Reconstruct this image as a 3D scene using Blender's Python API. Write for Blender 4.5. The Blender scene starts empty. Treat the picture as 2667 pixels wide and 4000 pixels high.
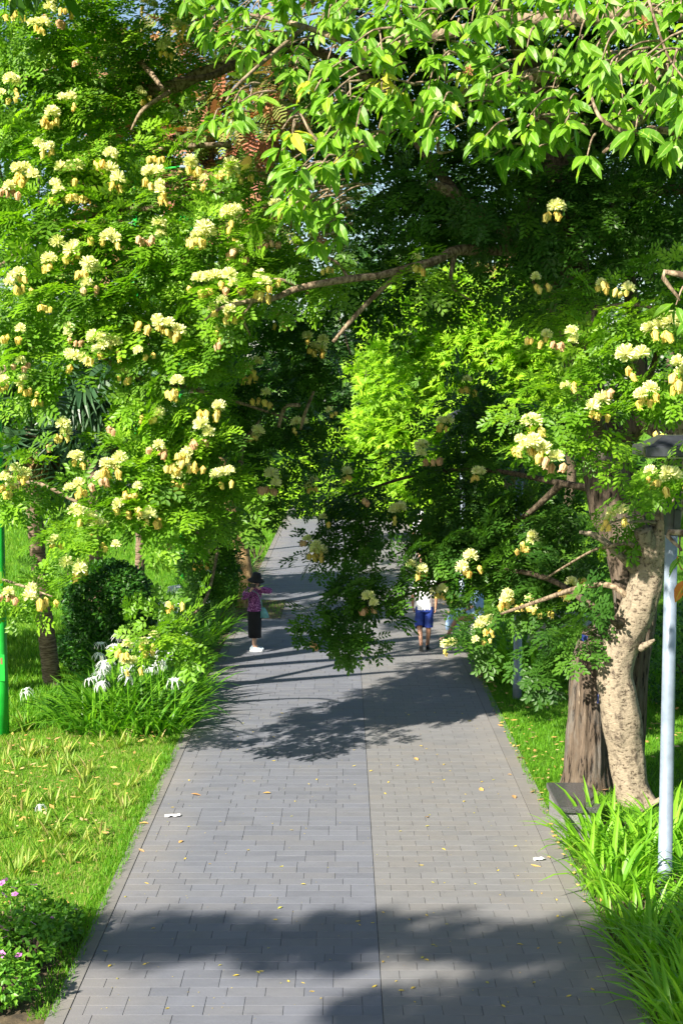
import bpy, math, random
import numpy as np
from mathutils import Vector, Matrix, noise

random.seed(5)
rng = np.random.default_rng(11)
SC = bpy.context.scene
COL = SC.collection

# ---------------------------------------------------------------- camera, light, exposure
S = 2667.0 / 1568.0          # layout notes are taken on a 1568 px wide copy of the photograph
F = 5650.0                   # focal length in photograph pixels
CAMZ = 5.28
TH = math.atan(471.0 / F)
PSI = math.atan(6.5 / F)
cam = bpy.data.cameras.new('camera'); cam_o = bpy.data.objects.new('camera', cam); COL.objects.link(cam_o)
cam.sensor_fit = 'HORIZONTAL'; cam.sensor_width = 24.0; cam.lens = F / 2667.0 * 24.0
cam.clip_start = 0.1; cam.clip_end = 2000
cam_o.location = (0, 0, CAMZ); cam_o.rotation_euler = (math.pi / 2 - TH, 0, PSI)
SC.camera = cam_o

SUN_AZ = math.radians(42.0)       # heading in which the light travels, from +Y towards +X
SUN_EL = math.radians(34.0)
LT = Vector((math.sin(SUN_AZ) * math.cos(SUN_EL), math.cos(SUN_AZ) * math.cos(SUN_EL), -math.sin(SUN_EL)))
world = bpy.data.worlds.new('World'); SC.world = world; world.use_nodes = True
wn = world.node_tree.nodes; wl = world.node_tree.links
sky = wn.new('ShaderNodeTexSky'); sky.sky_type = 'NISHITA'; sky.sun_disc = False
sky.sun_elevation = SUN_EL; sky.sun_rotation = SUN_AZ + math.pi
wl.new(sky.outputs[0], wn['Background'].inputs[0]); wn['Background'].inputs[1].default_value = 0.06
sun = bpy.data.lights.new('sun', 'SUN'); sun.energy = 5.0; sun.angle = math.radians(0.53); sun.color = (1.0, 0.92, 0.78)
sun_o = bpy.data.objects.new('sun', sun); COL.objects.link(sun_o)
sun_o.rotation_euler = LT.to_track_quat('-Z', 'Y').to_euler(); sun_o.location = (-20, -15, 30)
SC.view_settings.view_transform = 'Standard'; SC.view_settings.look = 'None'
SC.view_settings.exposure = 1.65; SC.view_settings.gamma = 1.0
SC.render.engine = 'CYCLES'
cy = SC.cycles
cy.max_bounces = 7; cy.diffuse_bounces = 3; cy.glossy_bounces = 2; cy.transmission_bounces = 4; cy.transparent_max_bounces = 4
cy.use_denoising = True; cy.sample_clamp_indirect = 6

def P(u, v, Y):
    dx = (u * S - 1333.5) / F; dy = -(v * S - 2000.0) / F
    x, y, z = dx, math.cos(TH) + dy * math.sin(TH), -math.sin(TH) + dy * math.cos(TH)
    x, y = x * math.cos(PSI) - y * math.sin(PSI), x * math.sin(PSI) + y * math.cos(PSI)
    k = Y / y
    return Vector((x * k, Y, CAMZ + z * k))
def G(u, v):
    a = P(u, v, 10.0); k = CAMZ / (CAMZ - a.z)
    return Vector((a.x * k, a.y * k, 0.0))
def PX(Y):                    # 1568-px pixels per metre at depth Y
    return F / S / Y

# ---------------------------------------------------------------- materials
MATS = {}
def new_mat(name):
    m = bpy.data.materials.new(name); m.use_nodes = True; MATS[name] = m
    nt = m.node_tree; return m, nt.nodes, nt.links, nt.nodes['Principled BSDF']
def ramp(nodes, cols):
    r = nodes.new('ShaderNodeValToRGB'); e = r.color_ramp.elements
    n = len(cols)
    while len(e) < n: e.new(0.5)
    for i, c in enumerate(cols):
        e[i].position = i / max(1, n - 1); e[i].color = (*c, 1)
    return r
def tint_fac(nodes, links):
    a = nodes.new('ShaderNodeAttribute'); a.attribute_name = 'tint'
    o = nodes.new('ShaderNodeObjectInfo')
    s = nodes.new('ShaderNodeMath'); s.operation = 'ADD'; links.new(a.outputs['Fac'], s.inputs[0]); links.new(o.outputs['Random'], s.inputs[1])
    f = nodes.new('ShaderNodeMath'); f.operation = 'FRACT'; links.new(s.outputs[0], f.inputs[0])
    return f.outputs[0]
def leaf_mat(name, cols, trans=0.35, rough=0.45, spec=0.35, tcol=(1.5, 1.6, 0.5), mid=None):
    m, n, l, b = new_mat(name)
    r = ramp(n, cols); l.new(tint_fac(n, l), r.inputs[0])
    col = r.outputs[0]
    if mid:
        a = n.new('ShaderNodeAttribute'); a.attribute_name = 'mid'
        mr = n.new('ShaderNodeMapRange'); mr.inputs[1].default_value = 0.06; mr.inputs[2].default_value = 0.16
        mr.inputs[3].default_value = 0.75; mr.inputs[4].default_value = 0.0; l.new(a.outputs['Fac'], mr.inputs[0])
        mx = n.new('ShaderNodeMix'); mx.data_type = 'RGBA'; l.new(mr.outputs[0], mx.inputs[0]); l.new(col, mx.inputs[6]); mx.inputs[7].default_value = (*mid, 1)
        col = mx.outputs[2]
    l.new(col, b.inputs['Base Color']); b.inputs['Roughness'].default_value = rough
    b.inputs['Specular IOR Level'].default_value = spec
    t = n.new('ShaderNodeBsdfTranslucent')
    mu = n.new('ShaderNodeMix'); mu.data_type = 'RGBA'; mu.blend_type = 'MULTIPLY'; mu.inputs[0].default_value = 1
    l.new(col, mu.inputs[6]); mu.inputs[7].default_value = (*tcol, 1); l.new(mu.outputs[2], t.inputs[0])
    mx2 = n.new('ShaderNodeMixShader'); mx2.inputs[0].default_value = trans
    l.new(b.outputs[0], mx2.inputs[1]); l.new(t.outputs[0], mx2.inputs[2])
    l.new(mx2.outputs[0], n['Material Output'].inputs[0])
    return m
def plain(name, col, rough=0.6, metal=0.0, spec=0.5, nscale=0, namp=0.25, bump=0.0, bscale=40):
    m, n, l, b = new_mat(name)
    b.inputs['Base Color'].default_value = (*col, 1); b.inputs['Roughness'].default_value = rough
    b.inputs['Metallic'].default_value = metal; b.inputs['Specular IOR Level'].default_value = spec
    tc = n.new('ShaderNodeTexCoord')
    if nscale:
        t = n.new('ShaderNodeTexNoise'); t.inputs['Scale'].default_value = nscale; t.inputs['Detail'].default_value = 6
        l.new(tc.outputs['Object'], t.inputs[0])
        r = ramp(n, [tuple(c * (1 - namp) for c in col), col, tuple(min(1, c * (1 + namp)) for c in col)])
        r.color_ramp.elements[0].position = 0.3; r.color_ramp.elements[2].position = 0.7
        l.new(t.outputs[0], r.inputs[0]); l.new(r.outputs[0], b.inputs['Base Color'])
    if bump:
        t2 = n.new('ShaderNodeTexNoise'); t2.inputs['Scale'].default_value = bscale; t2.inputs['Detail'].default_value = 5
        l.new(tc.outputs['Object'], t2.inputs[0])
        bp = n.new('ShaderNodeBump'); bp.inputs['Strength'].default_value = bump; bp.inputs['Distance'].default_value = 0.02
        l.new(t2.outputs[0], bp.inputs['Height']); l.new(bp.outputs[0], b.inputs['Normal'])
    return m
def bark(name, cols, stretch=(6, 6, 1.2), patch=None, patch_scale=3.0, bump=0.8, rough=0.85, pz=1.0):
    m, n, l, b = new_mat(name)
    tc = n.new('ShaderNodeTexCoord'); mp = n.new('ShaderNodeMapping'); mp.inputs['Scale'].default_value = stretch
    l.new(tc.outputs['Object'], mp.inputs[0])
    t = n.new('ShaderNodeTexNoise'); t.inputs['Scale'].default_value = 3.0; t.inputs['Detail'].default_value = 9; t.inputs['Roughness'].default_value = 0.68
    l.new(mp.outputs[0], t.inputs[0])
    r = ramp(n, cols); r.color_ramp.elements[0].position = 0.42; r.color_ramp.elements[len(cols) - 1].position = 0.61
    l.new(t.outputs[0], r.inputs[0]); col = r.outputs[0]
    if patch:
        t2 = n.new('ShaderNodeTexNoise'); t2.inputs['Scale'].default_value = patch_scale; t2.inputs['Detail'].default_value = 7; t2.inputs['Roughness'].default_value = 0.7
        mp2 = n.new('ShaderNodeMapping'); mp2.inputs['Scale'].default_value = (1, 1, pz); l.new(tc.outputs['Object'], mp2.inputs[0]); l.new(mp2.outputs[0], t2.inputs[0])
        mr = n.new('ShaderNodeMapRange'); mr.inputs[1].default_value = 0.50; mr.inputs[2].default_value = 0.68; l.new(t2.outputs[0], mr.inputs[0])
        mx = n.new('ShaderNodeMix'); mx.data_type = 'RGBA'; l.new(mr.outputs[0], mx.inputs[0]); l.new(col, mx.inputs[6]); mx.inputs[7].default_value = (*patch, 1)
        col = mx.outputs[2]
    l.new(col, b.inputs['Base Color']); b.inputs['Roughness'].default_value = rough; b.inputs['Specular IOR Level'].default_value = 0.2
    bp = n.new('ShaderNodeBump'); bp.inputs['Strength'].default_value = bump; bp.inputs['Distance'].default_value = 0.03
    l.new(t.outputs[0], bp.inputs['Height']); l.new(bp.outputs[0], b.inputs['Normal'])
    return m

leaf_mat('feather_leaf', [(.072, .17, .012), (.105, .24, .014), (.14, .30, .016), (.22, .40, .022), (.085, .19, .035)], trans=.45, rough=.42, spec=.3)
leaf_mat('feather_leaf_shaded', [(.024, .078, .012), (.038, .11, .014), (.052, .14, .016), (.08, .19, .018)], trans=.38, rough=.42, spec=.3)  # darker copy of feather_leaf; shade of inner and low crown put into colour
leaf_mat('big_leaf', [(.07, .19, .012), (.11, .26, .014), (.16, .33, .018), (.085, .22, .016), (.24, .40, .02)], trans=.40, rough=.42, spec=.35, mid=(.30, .42, .10))
leaf_mat('yellow_leaf', [(.36, .42, .03), (.45, .42, .05), (.30, .40, .03)], trans=.4, mid=(.5, .5, .1))
leaf_mat('red_leaf', [(.42, .09, .03), (.45, .16, .03)], trans=.35, mid=(.5, .35, .05))
leaf_mat('bright_leaf', [(.15, .31, .014), (.23, .42, .018), (.31, .50, .03), (.10, .23, .016)], trans=.42, rough=.5, spec=.2)
leaf_mat('red_flower_leaf', [(.10, .20, .03), (.13, .23, .04), (.40, .13, .09), (.11, .22, .04), (.36, .15, .12), (.14, .26, .05)], trans=.3, rough=.6, spec=.2)
leaf_mat('tree_leaf', [(.018, .060, .012), (.030, .09, .014), (.045, .12, .018), (.07, .16, .02)], trans=.35, rough=.5, spec=.25)
leaf_mat('tree_leaf_light', [(.05, .14, .015), (.08, .19, .02), (.11, .24, .025), (.06, .15, .02)], trans=.35, rough=.5, spec=.25)
leaf_mat('shrub_leaf', [(.017, .078, .009), (.026, .102, .010), (.036, .128, .012), (.06, .18, .015)], trans=.3, rough=.4, spec=.4)
leaf_mat('grass_blade', [(.07, .20, .014), (.11, .28, .016), (.16, .35, .02), (.23, .38, .035), (.09, .24, .014)], trans=.45, rough=.5, spec=.25)
leaf_mat('grass_blade_dry', [(.10, .26, .018), (.15, .31, .025), (.27, .35, .05), (.11, .28, .02), (.42, .33, .16)], trans=.42, rough=.6, spec=.2)
leaf_mat('strap_leaf', [(.045, .16, .012), (.075, .22, .014), (.12, .30, .018), (.18, .38, .025), (.06, .19, .014)], trans=.45, rough=.38, spec=.4)
leaf_mat('strap_leaf_light', [(.10, .27, .014), (.16, .37, .02), (.22, .45, .03), (.12, .31, .016), (.27, .47, .04)], trans=.48, rough=.4, spec=.35)
leaf_mat('tuft_leaf', [(.12, .26, .022), (.20, .33, .035), (.34, .38, .08), (.14, .28, .025), (.45, .36, .16)], trans=.38, rough=.5, spec=.25)
leaf_mat('periwinkle_leaf', [(.05, .16, .014), (.08, .23, .018), (.12, .29, .02), (.16, .33, .03)], trans=.35, rough=.4, spec=.35)
leaf_mat('palm_leaf', [(.025, .075, .030), (.04, .10, .04), (.06, .13, .05)], trans=.25, rough=.4, spec=.45)
leaf_mat('dead_palm_leaf', [(.22, .15, .06), (.16, .12, .05), (.10, .10, .03)], trans=.25, rough=.7, spec=.1)
leaf_mat('litter_leaf', [(.55, .36, .13), (.50, .25, .08), (.60, .46, .14), (.36, .20, .09), (.52, .40, .22)], trans=.15, rough=.7, spec=.2)
leaf_mat('yellow_litter', [(.62, .46, .05), (.55, .42, .08), (.40, .40, .06), (.55, .34, .08)], trans=.15, rough=.6, spec=.2)
leaf_mat('stamen', [(.90, .90, .46), (.93, .92, .60), (.82, .88, .34), (.92, .88, .48)], trans=.35, rough=.7, spec=.1, tcol=(1, 1, .9))
leaf_mat('spent_flower', [(.90, .72, .16), (.92, .80, .28), (.90, .66, .18), (.88, .78, .22)], trans=.3, rough=.7, spec=.1, tcol=(1, 1, .8))
leaf_mat('spent_flower_pink', [(.78, .52, .30), (.70, .42, .24), (.82, .58, .34)], trans=.25, rough=.8, spec=.1, tcol=(1, 1, .8))
leaf_mat('white_petal', [(.86, .88, .88), (.80, .84, .88), (.88, .88, .80)], trans=.35, rough=.6, spec=.2, tcol=(1, 1, 1))
leaf_mat('pink_petal', [(.62, .16, .60), (.70, .28, .70), (.55, .12, .55)], trans=.3, rough=.6, spec=.2, tcol=(1, .9, 1))
leaf_mat('dry_pod', [(.40, .20, .10), (.30, .13, .06), (.46, .26, .12)], trans=.1, rough=.8, spec=.1)
bark('bark_fissured', [(.012, .009, .007), (.045, .033, .024), (.13, .098, .072), (.34, .27, .20)], stretch=(6.5, 6.5, .8), patch=(.12, .11, .098), patch_scale=5.0, bump=1.0, pz=.3)
bark('bark_pale', [(.07, .052, .036), (.20, .165, .12), (.29, .24, .175), (.36, .31, .235)], stretch=(5, 5, 9), patch=(.055, .042, .032), patch_scale=11, bump=1.0, pz=.6)
bark('bark_branch', [(.08, .055, .035), (.20, .15, .10), (.32, .25, .17)], stretch=(8, 8, 4), bump=.5)
bark('bark_dark', [(.035, .026, .018), (.08, .06, .04), (.14, .11, .08)], stretch=(8, 8, 4), bump=.5)
bark('bark_tan', [(.16, .10, .045), (.32, .21, .10), (.42, .29, .15)], stretch=(5, 5, 1.5), bump=.5)
bark('palm_bark', [(.07, .048, .032), (.14, .10, .068), (.21, .155, .11)], stretch=(2, 2, 14), bump=.6)
plain('lamp_grey', (.19, .235, .30), rough=.42, metal=.15, nscale=9, namp=.16, bump=.08, bscale=60)
plain('lamp_black', (.028, .032, .040), rough=.42, nscale=14, namp=.35)
plain('lamp_glass', (.55, .57, .58), rough=.3)
plain('green_paint', (.010, .30, .030), rough=.35, nscale=5, namp=.2)
plain('rust', (.22, .09, .05), rough=.8, nscale=60)
plain('granite_polished', (.055, .055, .058), rough=.22, nscale=90, namp=.8)
plain('granite_side', (.15, .15, .15), rough=.6, nscale=70, namp=.5)
plain('concrete', (.30, .29, .27), rough=.8, nscale=8, bump=.3)
plain('skin', (.60, .36, .25), rough=.5, nscale=12, namp=.08)
plain('skin_tan', (.42, .22, .14), rough=.5, nscale=12, namp=.08)
plain('hair_black', (.012, .010, .010), rough=.5, nscale=40)
plain('cloth_black', (.009, .009, .011), rough=.85, nscale=8, namp=.4)
plain('cloth_blue', (.010, .035, .23), rough=.8, nscale=7, namp=.35)
plain('cloth_white', (.80, .80, .84), rough=.85, nscale=5, namp=.06)
plain('cloth_pale_blue', (.32, .48, .72), rough=.85, nscale=6, namp=.18)
plain('cap_green', (.30, .72, .42), rough=.75, nscale=8, namp=.1)
plain('shoe_white', (.50, .60, .68), rough=.6, nscale=20, namp=.1)
plain('shoe_sole', (.62, .62, .62), rough=.6)
plain('shoe_black', (.022, .024, .028), rough=.6, nscale=20, namp=.4)
plain('sole_grey', (.07, .075, .075), rough=.8, nscale=30, namp=.4)
plain('sandal_tan', (.40, .26, .17), rough=.6, nscale=20)
plain('bag_teal', (.10, .30, .32), rough=.5, nscale=10, namp=.25)
plain('bag_strap', (.16, .33, .34), rough=.6)
plain('phone', (.02, .02, .025), rough=.25)
plain('eye_dark', (.02, .015, .012), rough=.3)
plain('lip', (.45, .16, .14), rough=.5)
plain('tag_blue', (.03, .05, .22), rough=.4, nscale=25, namp=.4)
plain('tissue', (.86, .86, .86), rough=.9, nscale=15, namp=.05)
plain('soil', (.075, .055, .030), rough=.95, nscale=6, namp=.6, bump=.6, bscale=30)
plain('joint', (.10, .098, .096), rough=.95, nscale=12, namp=.4)

def blouse_mat():
    m, n, l, b = new_mat('blouse')
    tc = n.new('ShaderNodeTexCoord'); t = n.new('ShaderNodeTexNoise'); t.inputs['Scale'].default_value = 55; t.inputs['Detail'].default_value = 3
    l.new(tc.outputs['Object'], t.inputs[0])
    r = ramp(n, [(.045, .005, .05), (.22, .035, .20), (.62, .30, .58)])
    r.color_ramp.elements[0].position = .40; r.color_ramp.elements[1].position = .52; r.color_ramp.elements[2].position = .66
    l.new(t.outputs[0], r.inputs[0]); l.new(r.outputs[0], b.inputs['Base Color']); b.inputs['Roughness'].default_value = .85
blouse_mat()

def paver_mat(name, base, var, warm):
    m, n, l, b = new_mat(name)
    r = ramp(n, [tuple(c * (1 - var) for c in base), base, tuple(c * (1 + var * .6) for c in base), tuple(c * k for c, k in zip(base, warm)), tuple(c * (1 - var * .35) for c in base)])
    l.new(tint_fac(n, l), r.inputs[0])
    g = n.new('ShaderNodeNewGeometry')
    mp = n.new('ShaderNodeMapping'); mp.inputs['Scale'].default_value = (1.0, 2.2, 1); l.new(g.outputs['Position'], mp.inputs[0])
    t = n.new('ShaderNodeTexNoise'); t.inputs['Scale'].default_value = 3.2; t.inputs['Detail'].default_value = 9; t.inputs['Roughness'].default_value = .72
    l.new(mp.outputs[0], t.inputs[0])
    r2 = ramp(n, [(.74, .74, .75), (.94, .94, .94), (1.0, 1.0, 1.0), (1.10, 1.10, 1.10)])
    r2.color_ramp.elements[0].position = .25; r2.color_ramp.elements[1].position = .42; r2.color_ramp.elements[2].position = .58; r2.color_ramp.elements[3].position = .78
    l.new(t.outputs[0], r2.inputs[0])
    mu = n.new('ShaderNodeMix'); mu.data_type = 'RGBA'; mu.blend_type = 'MULTIPLY'; mu.inputs[0].default_value = 1
    l.new(r.outputs[0], mu.inputs[6]); l.new(r2.outputs[0], mu.inputs[7])
    # dust and sand caught at the borders of the path
    t3 = n.new('ShaderNodeTexNoise'); t3.inputs['Scale'].default_value = .8; t3.inputs['Detail'].default_value = 7; l.new(g.outputs['Position'], t3.inputs[0])
    sx = n.new('ShaderNodeSeparateXYZ'); l.new(g.outputs['Position'], sx.inputs[0])
    ab = n.new('ShaderNodeMath'); ab.operation = 'ABSOLUTE'; l.new(sx.outputs[0], ab.inputs[0])
    mr = n.new('ShaderNodeMapRange'); mr.inputs[1].default_value = 1.2; mr.inputs[2].default_value = 2.6; l.new(ab.outputs[0], mr.inputs[0])
    ml = n.new('ShaderNodeMath'); ml.operation = 'MULTIPLY'; l.new(mr.outputs[0], ml.inputs[0]); l.new(t3.outputs[0], ml.inputs[1])
    mr2 = n.new('ShaderNodeMapRange'); mr2.inputs[1].default_value = .18; mr2.inputs[2].default_value = .62; mr2.inputs[4].default_value = .5; l.new(ml.outputs[0], mr2.inputs[0])
    mx = n.new('ShaderNodeMix'); mx.data_type = 'RGBA'; l.new(mr2.outputs[0], mx.inputs[0]); l.new(mu.outputs[2], mx.inputs[6]); mx.inputs[7].default_value = (.235, .21, .18, 1)
    l.new(mx.outputs[2], b.inputs['Base Color'])
    rr = n.new('ShaderNodeMapRange'); rr.inputs[3].default_value = .55; rr.inputs[4].default_value = .85; l.new(t.outputs[0], rr.inputs[0]); l.new(rr.outputs[0], b.inputs['Roughness'])
    b.inputs['Specular IOR Level'].default_value = .3
    bp = n.new('ShaderNodeBump'); bp.inputs['Strength'].default_value = .25; bp.inputs['Distance'].default_value = .006
    t4 = n.new('ShaderNodeTexNoise'); t4.inputs['Scale'].default_value = 38; t4.inputs['Detail'].default_value = 5; l.new(g.outputs['Position'], t4.inputs[0])
    l.new(t4.outputs[0], bp.inputs['Height']); l.new(bp.outputs[0], b.inputs['Normal'])
paver_mat('paver_slate', (.128, .136, .164), .10, (1.06, 1.03, .97))
paver_mat('paver_warm', (.154, .155, .163), .06, (1.03, 1.0, .96))
paver_mat('kerb', (.132, .135, .143), .15, (1.04, 1.0, .94))

def lawn_mat():
    m, n, l, b = new_mat('lawn_ground')
    g = n.new('ShaderNodeNewGeometry')
    t = n.new('ShaderNodeTexNoise'); t.inputs['Scale'].default_value = .55; t.inputs['Detail'].default_value = 9; t.inputs['Roughness'].default_value = .7; l.new(g.outputs['Position'], t.inputs[0])
    r = ramp(n, [(.055, .10, .014), (.07, .17, .014), (.10, .23, .016), (.17, .25, .04)])
    r.color_ramp.elements[0].position = .3; r.color_ramp.elements[3].position = .72
    l.new(t.outputs[0], r.inputs[0])
    t2 = n.new('ShaderNodeTexNoise'); t2.inputs['Scale'].default_value = 18; t2.inputs['Detail'].default_value = 6; l.new(g.outputs['Position'], t2.inputs[0])
    r2 = ramp(n, [(.5, .5, .5), (1.15, 1.15, 1.15)]); r2.color_ramp.elements[0].position = .3; r2.color_ramp.elements[1].position = .68; l.new(t2.outputs[0], r2.inputs[0])
    mu = n.new('ShaderNodeMix'); mu.data_type = 'RGBA'; mu.blend_type = 'MULTIPLY'; mu.inputs[0].default_value = 1
    l.new(r.outputs[0], mu.inputs[6]); l.new(r2.outputs[0], mu.inputs[7]); l.new(mu.outputs[2], b.inputs['Base Color'])
    b.inputs['Roughness'].default_value = .95; b.inputs['Specular IOR Level'].default_value = .1
    bp = n.new('ShaderNodeBump'); bp.inputs['Strength'].default_value = .8; bp.inputs['Distance'].default_value = .05
    l.new(t2.outputs[0], bp.inputs['Height']); l.new(bp.outputs[0], b.inputs['Normal'])
lawn_mat()

# ---------------------------------------------------------------- helpers
def tag(o, label=None, cat=None, group=None, kind=None):
    if label: o['label'] = label
    if cat: o['category'] = cat
    if group: o['group'] = group
    if kind: o['kind'] = kind
    return o
def empty(name, loc, label=None, cat=None, group=None):
    o = bpy.data.objects.new(name, None); COL.objects.link(o); o.location = loc
    return tag(o, label, cat, group)
def link(name, me, parent=None, loc=None, kind=None):
    o = bpy.data.objects.new(name, me); COL.objects.link(o)
    if parent is not None: o.parent = parent
    if loc is not None: o.location = loc
    if kind: o['kind'] = kind
    return o

def mesh_np(name, V, faces, mats, tint=None, midx=None, smooth=False, extra=None):
    """faces: list of (n,k) int arrays; midx: matching list of material indices (int or array)"""
    V = np.asarray(V, np.float32)
    me = bpy.data.meshes.new(name)
    me.vertices.add(len(V)); me.vertices.foreach_set('co', V.ravel())
    nl = sum(f.size for f in faces); npoly = sum(len(f) for f in faces)
    me.loops.add(nl); me.polygons.add(npoly)
    me.loops.foreach_set('vertex_index', np.concatenate([f.ravel() for f in faces]).astype(np.int32))
    tot = np.concatenate([np.full(len(f), f.shape[1], np.int32) for f in faces])
    st = np.concatenate([[0], np.cumsum(tot)[:-1]]).astype(np.int32)
    me.polygons.foreach_set('loop_start', st); me.polygons.foreach_set('loop_total', tot)
    if midx is not None:
        mi = np.concatenate([np.full(len(f), m, np.int32) if np.isscalar(m) else np.asarray(m, np.int32) for f, m in zip(faces, midx)])
        me.polygons.foreach_set('material_index', mi)
    me.polygons.foreach_set('use_smooth', np.full(npoly, bool(smooth)))
    for m in (mats if isinstance(mats, (list, tuple)) else [mats]): me.materials.append(MATS[m])
    if tint is not None:
        a = me.attributes.new('tint', 'FLOAT', 'POINT'); a.data.foreach_set('value', np.asarray(tint, np.float32))
    if extra:
        for k, d in extra.items():
            a = me.attributes.new(k, 'FLOAT', 'POINT'); a.data.foreach_set('value', np.asarray(d, np.float32))
    me.update(calc_edges=True)
    return me

class MB:
    """collects shapes; build() makes ONE mesh"""
    def __init__(s): s.V = []; s.Fq = []; s.M = []; s.T = []
    def add(s, V, Fs, m=0, t=0.0):
        b = len(s.V); s.V += [tuple(v) for v in V]; s.T += [t] * len(V)
        for f in Fs: s.Fq.append(tuple(i + b for i in f)); s.M.append(m)
    def box(s, c, d, m=0, rz=0, bev=0.0, t=0.0):
        x, y, z = (k / 2 for k in d); b = min(bev, x * .9, y * .9, z * .9)
        V = []; rot = Matrix.Rotation(rz, 3, 'Z')
        rings = [(-z, b), (-z + b, 0), (z - b, 0), (z, b)] if b else [(-z, 0), (z, 0)]
        for zz, i in rings:
            xi, yi = x - i, y - i
            if b:
                k = b * .6
                ring = [(-xi + k, -yi), (xi - k, -yi), (xi, -yi + k), (xi, yi - k), (xi - k, yi), (-xi + k, yi), (-xi, yi - k), (-xi, -yi + k)]
            else: ring = [(-xi, -yi), (xi, -yi), (xi, yi), (-xi, yi)]
            V += [rot @ Vector((a, bb, zz)) + Vector(c) for a, bb in ring]
        n = 8 if b else 4; Fs = []
        for r in range(len(rings) - 1):
            for i in range(n): j = (i + 1) % n; Fs.append((r * n + i, r * n + j, r * n + n + j, r * n + n + i))
        Fs.append(tuple(range(n - 1, -1, -1))); Fs.append(tuple(range((len(rings) - 1) * n, len(rings) * n)))
        s.add(V, Fs, m, t)
    def tube(s, pts, rad, seg=8, m=0, cap=True, t=0.0, disp=None, res=0, flat=(1, 1)):
        pts = [Vector(p) for p in pts]
        rad = list(rad) if hasattr(rad, '__len__') else [rad] * len(pts)
        if res:
            q = []; rr = []
            n = len(pts)
            for i in range(n - 1):
                p0 = pts[max(0, i - 1)]; p1 = pts[i]; p2 = pts[i + 1]; p3 = pts[min(n - 1, i + 2)]
                for k in range(res):
                    u = k / res
                    q.append(.5 * ((2 * p1) + (p2 - p0) * u + (2 * p0 - 5 * p1 + 4 * p2 - p3) * u * u + (3 * p1 - p0 - 3 * p2 + p3) * u ** 3))
                    w = u * u * (3 - 2 * u); rr.append(rad[i] * (1 - w) + rad[i + 1] * w)
            q.append(pts[-1]); rr.append(rad[-1]); pts, rad = q, rr
        V = []; Fs = []; n = len(pts)
        T0 = (pts[1] - pts[0]).normalized()
        up = Vector((1, 0, 0)) if abs(T0.x) < .8 else Vector((0, 1, 0))
        N = (up - T0 * up.dot(T0)).normalized()
        for i in range(n):
            T = (pts[min(n - 1, i + 1)] - pts[max(0, i - 1)]).normalized()
            N = (N - T * N.dot(T)).normalized(); B = T.cross(N)
            for k in range(seg):
                a = 2 * math.pi * k / seg
                d = N * math.cos(a) * flat[0] + B * math.sin(a) * flat[1]
                r = rad[i]
                if disp: r *= disp(pts[i] + d * r, a, i / (n - 1))
                V.append(pts[i] + d * r)
        for i in range(n - 1):
            for k in range(seg): j = (k + 1) % seg; Fs.append((i * seg + k, i * seg + j, (i + 1) * seg + j, (i + 1) * seg + k))
        if cap: Fs.append(tuple(range(seg - 1, -1, -1))); Fs.append(tuple(range((n - 1) * seg, n * seg)))
        s.add(V, Fs, m, t)
    def lathe(s, prof, c=(0, 0, 0), seg=20, m=0, sx=1, sy=1, mat=None, t=0.0, cap=True):
        V = []; Fs = []
        for r, z in prof:
            for k in range(seg):
                a = 2 * math.pi * k / seg; v = Vector((r * math.cos(a) * sx, r * math.sin(a) * sy, z))
                if mat: v = mat @ v
                V.append(v + Vector(c))
        n = len(prof)
        for i in range(n - 1):
            for k in range(seg): j = (k + 1) % seg; Fs.append((i * seg + k, i * seg + j, (i + 1) * seg + j, (i + 1) * seg + k))
        if cap: Fs.append(tuple(range(seg - 1, -1, -1))); Fs.append(tuple(range((n - 1) * seg, n * seg)))
        s.add(V, Fs, m, t)
    def mesh(s, name, mats, smooth=False, off=(0, 0, 0)):
        off = Vector(off)
        me = bpy.data.meshes.new(name)
        me.from_pydata([Vector(v) - off for v in s.V], [], s.Fq)
        for m in (mats if isinstance(mats, (list, tuple)) else [mats]): me.materials.append(MATS[m])
        me.polygons.foreach_set('material_index', s.M)
        if smooth: me.polygons.foreach_set('use_smooth', [True] * len(me.polygons))
        a = me.attributes.new('tint', 'FLOAT', 'POINT'); a.data.foreach_set('value', s.T)
        me.update(); return me
    def build(s, name, mats, parent=None, smooth=False, loc=None, off=(0, 0, 0), kind=None):
        return link(name, s.mesh(name, mats, smooth, off), parent, loc, kind)

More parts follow.
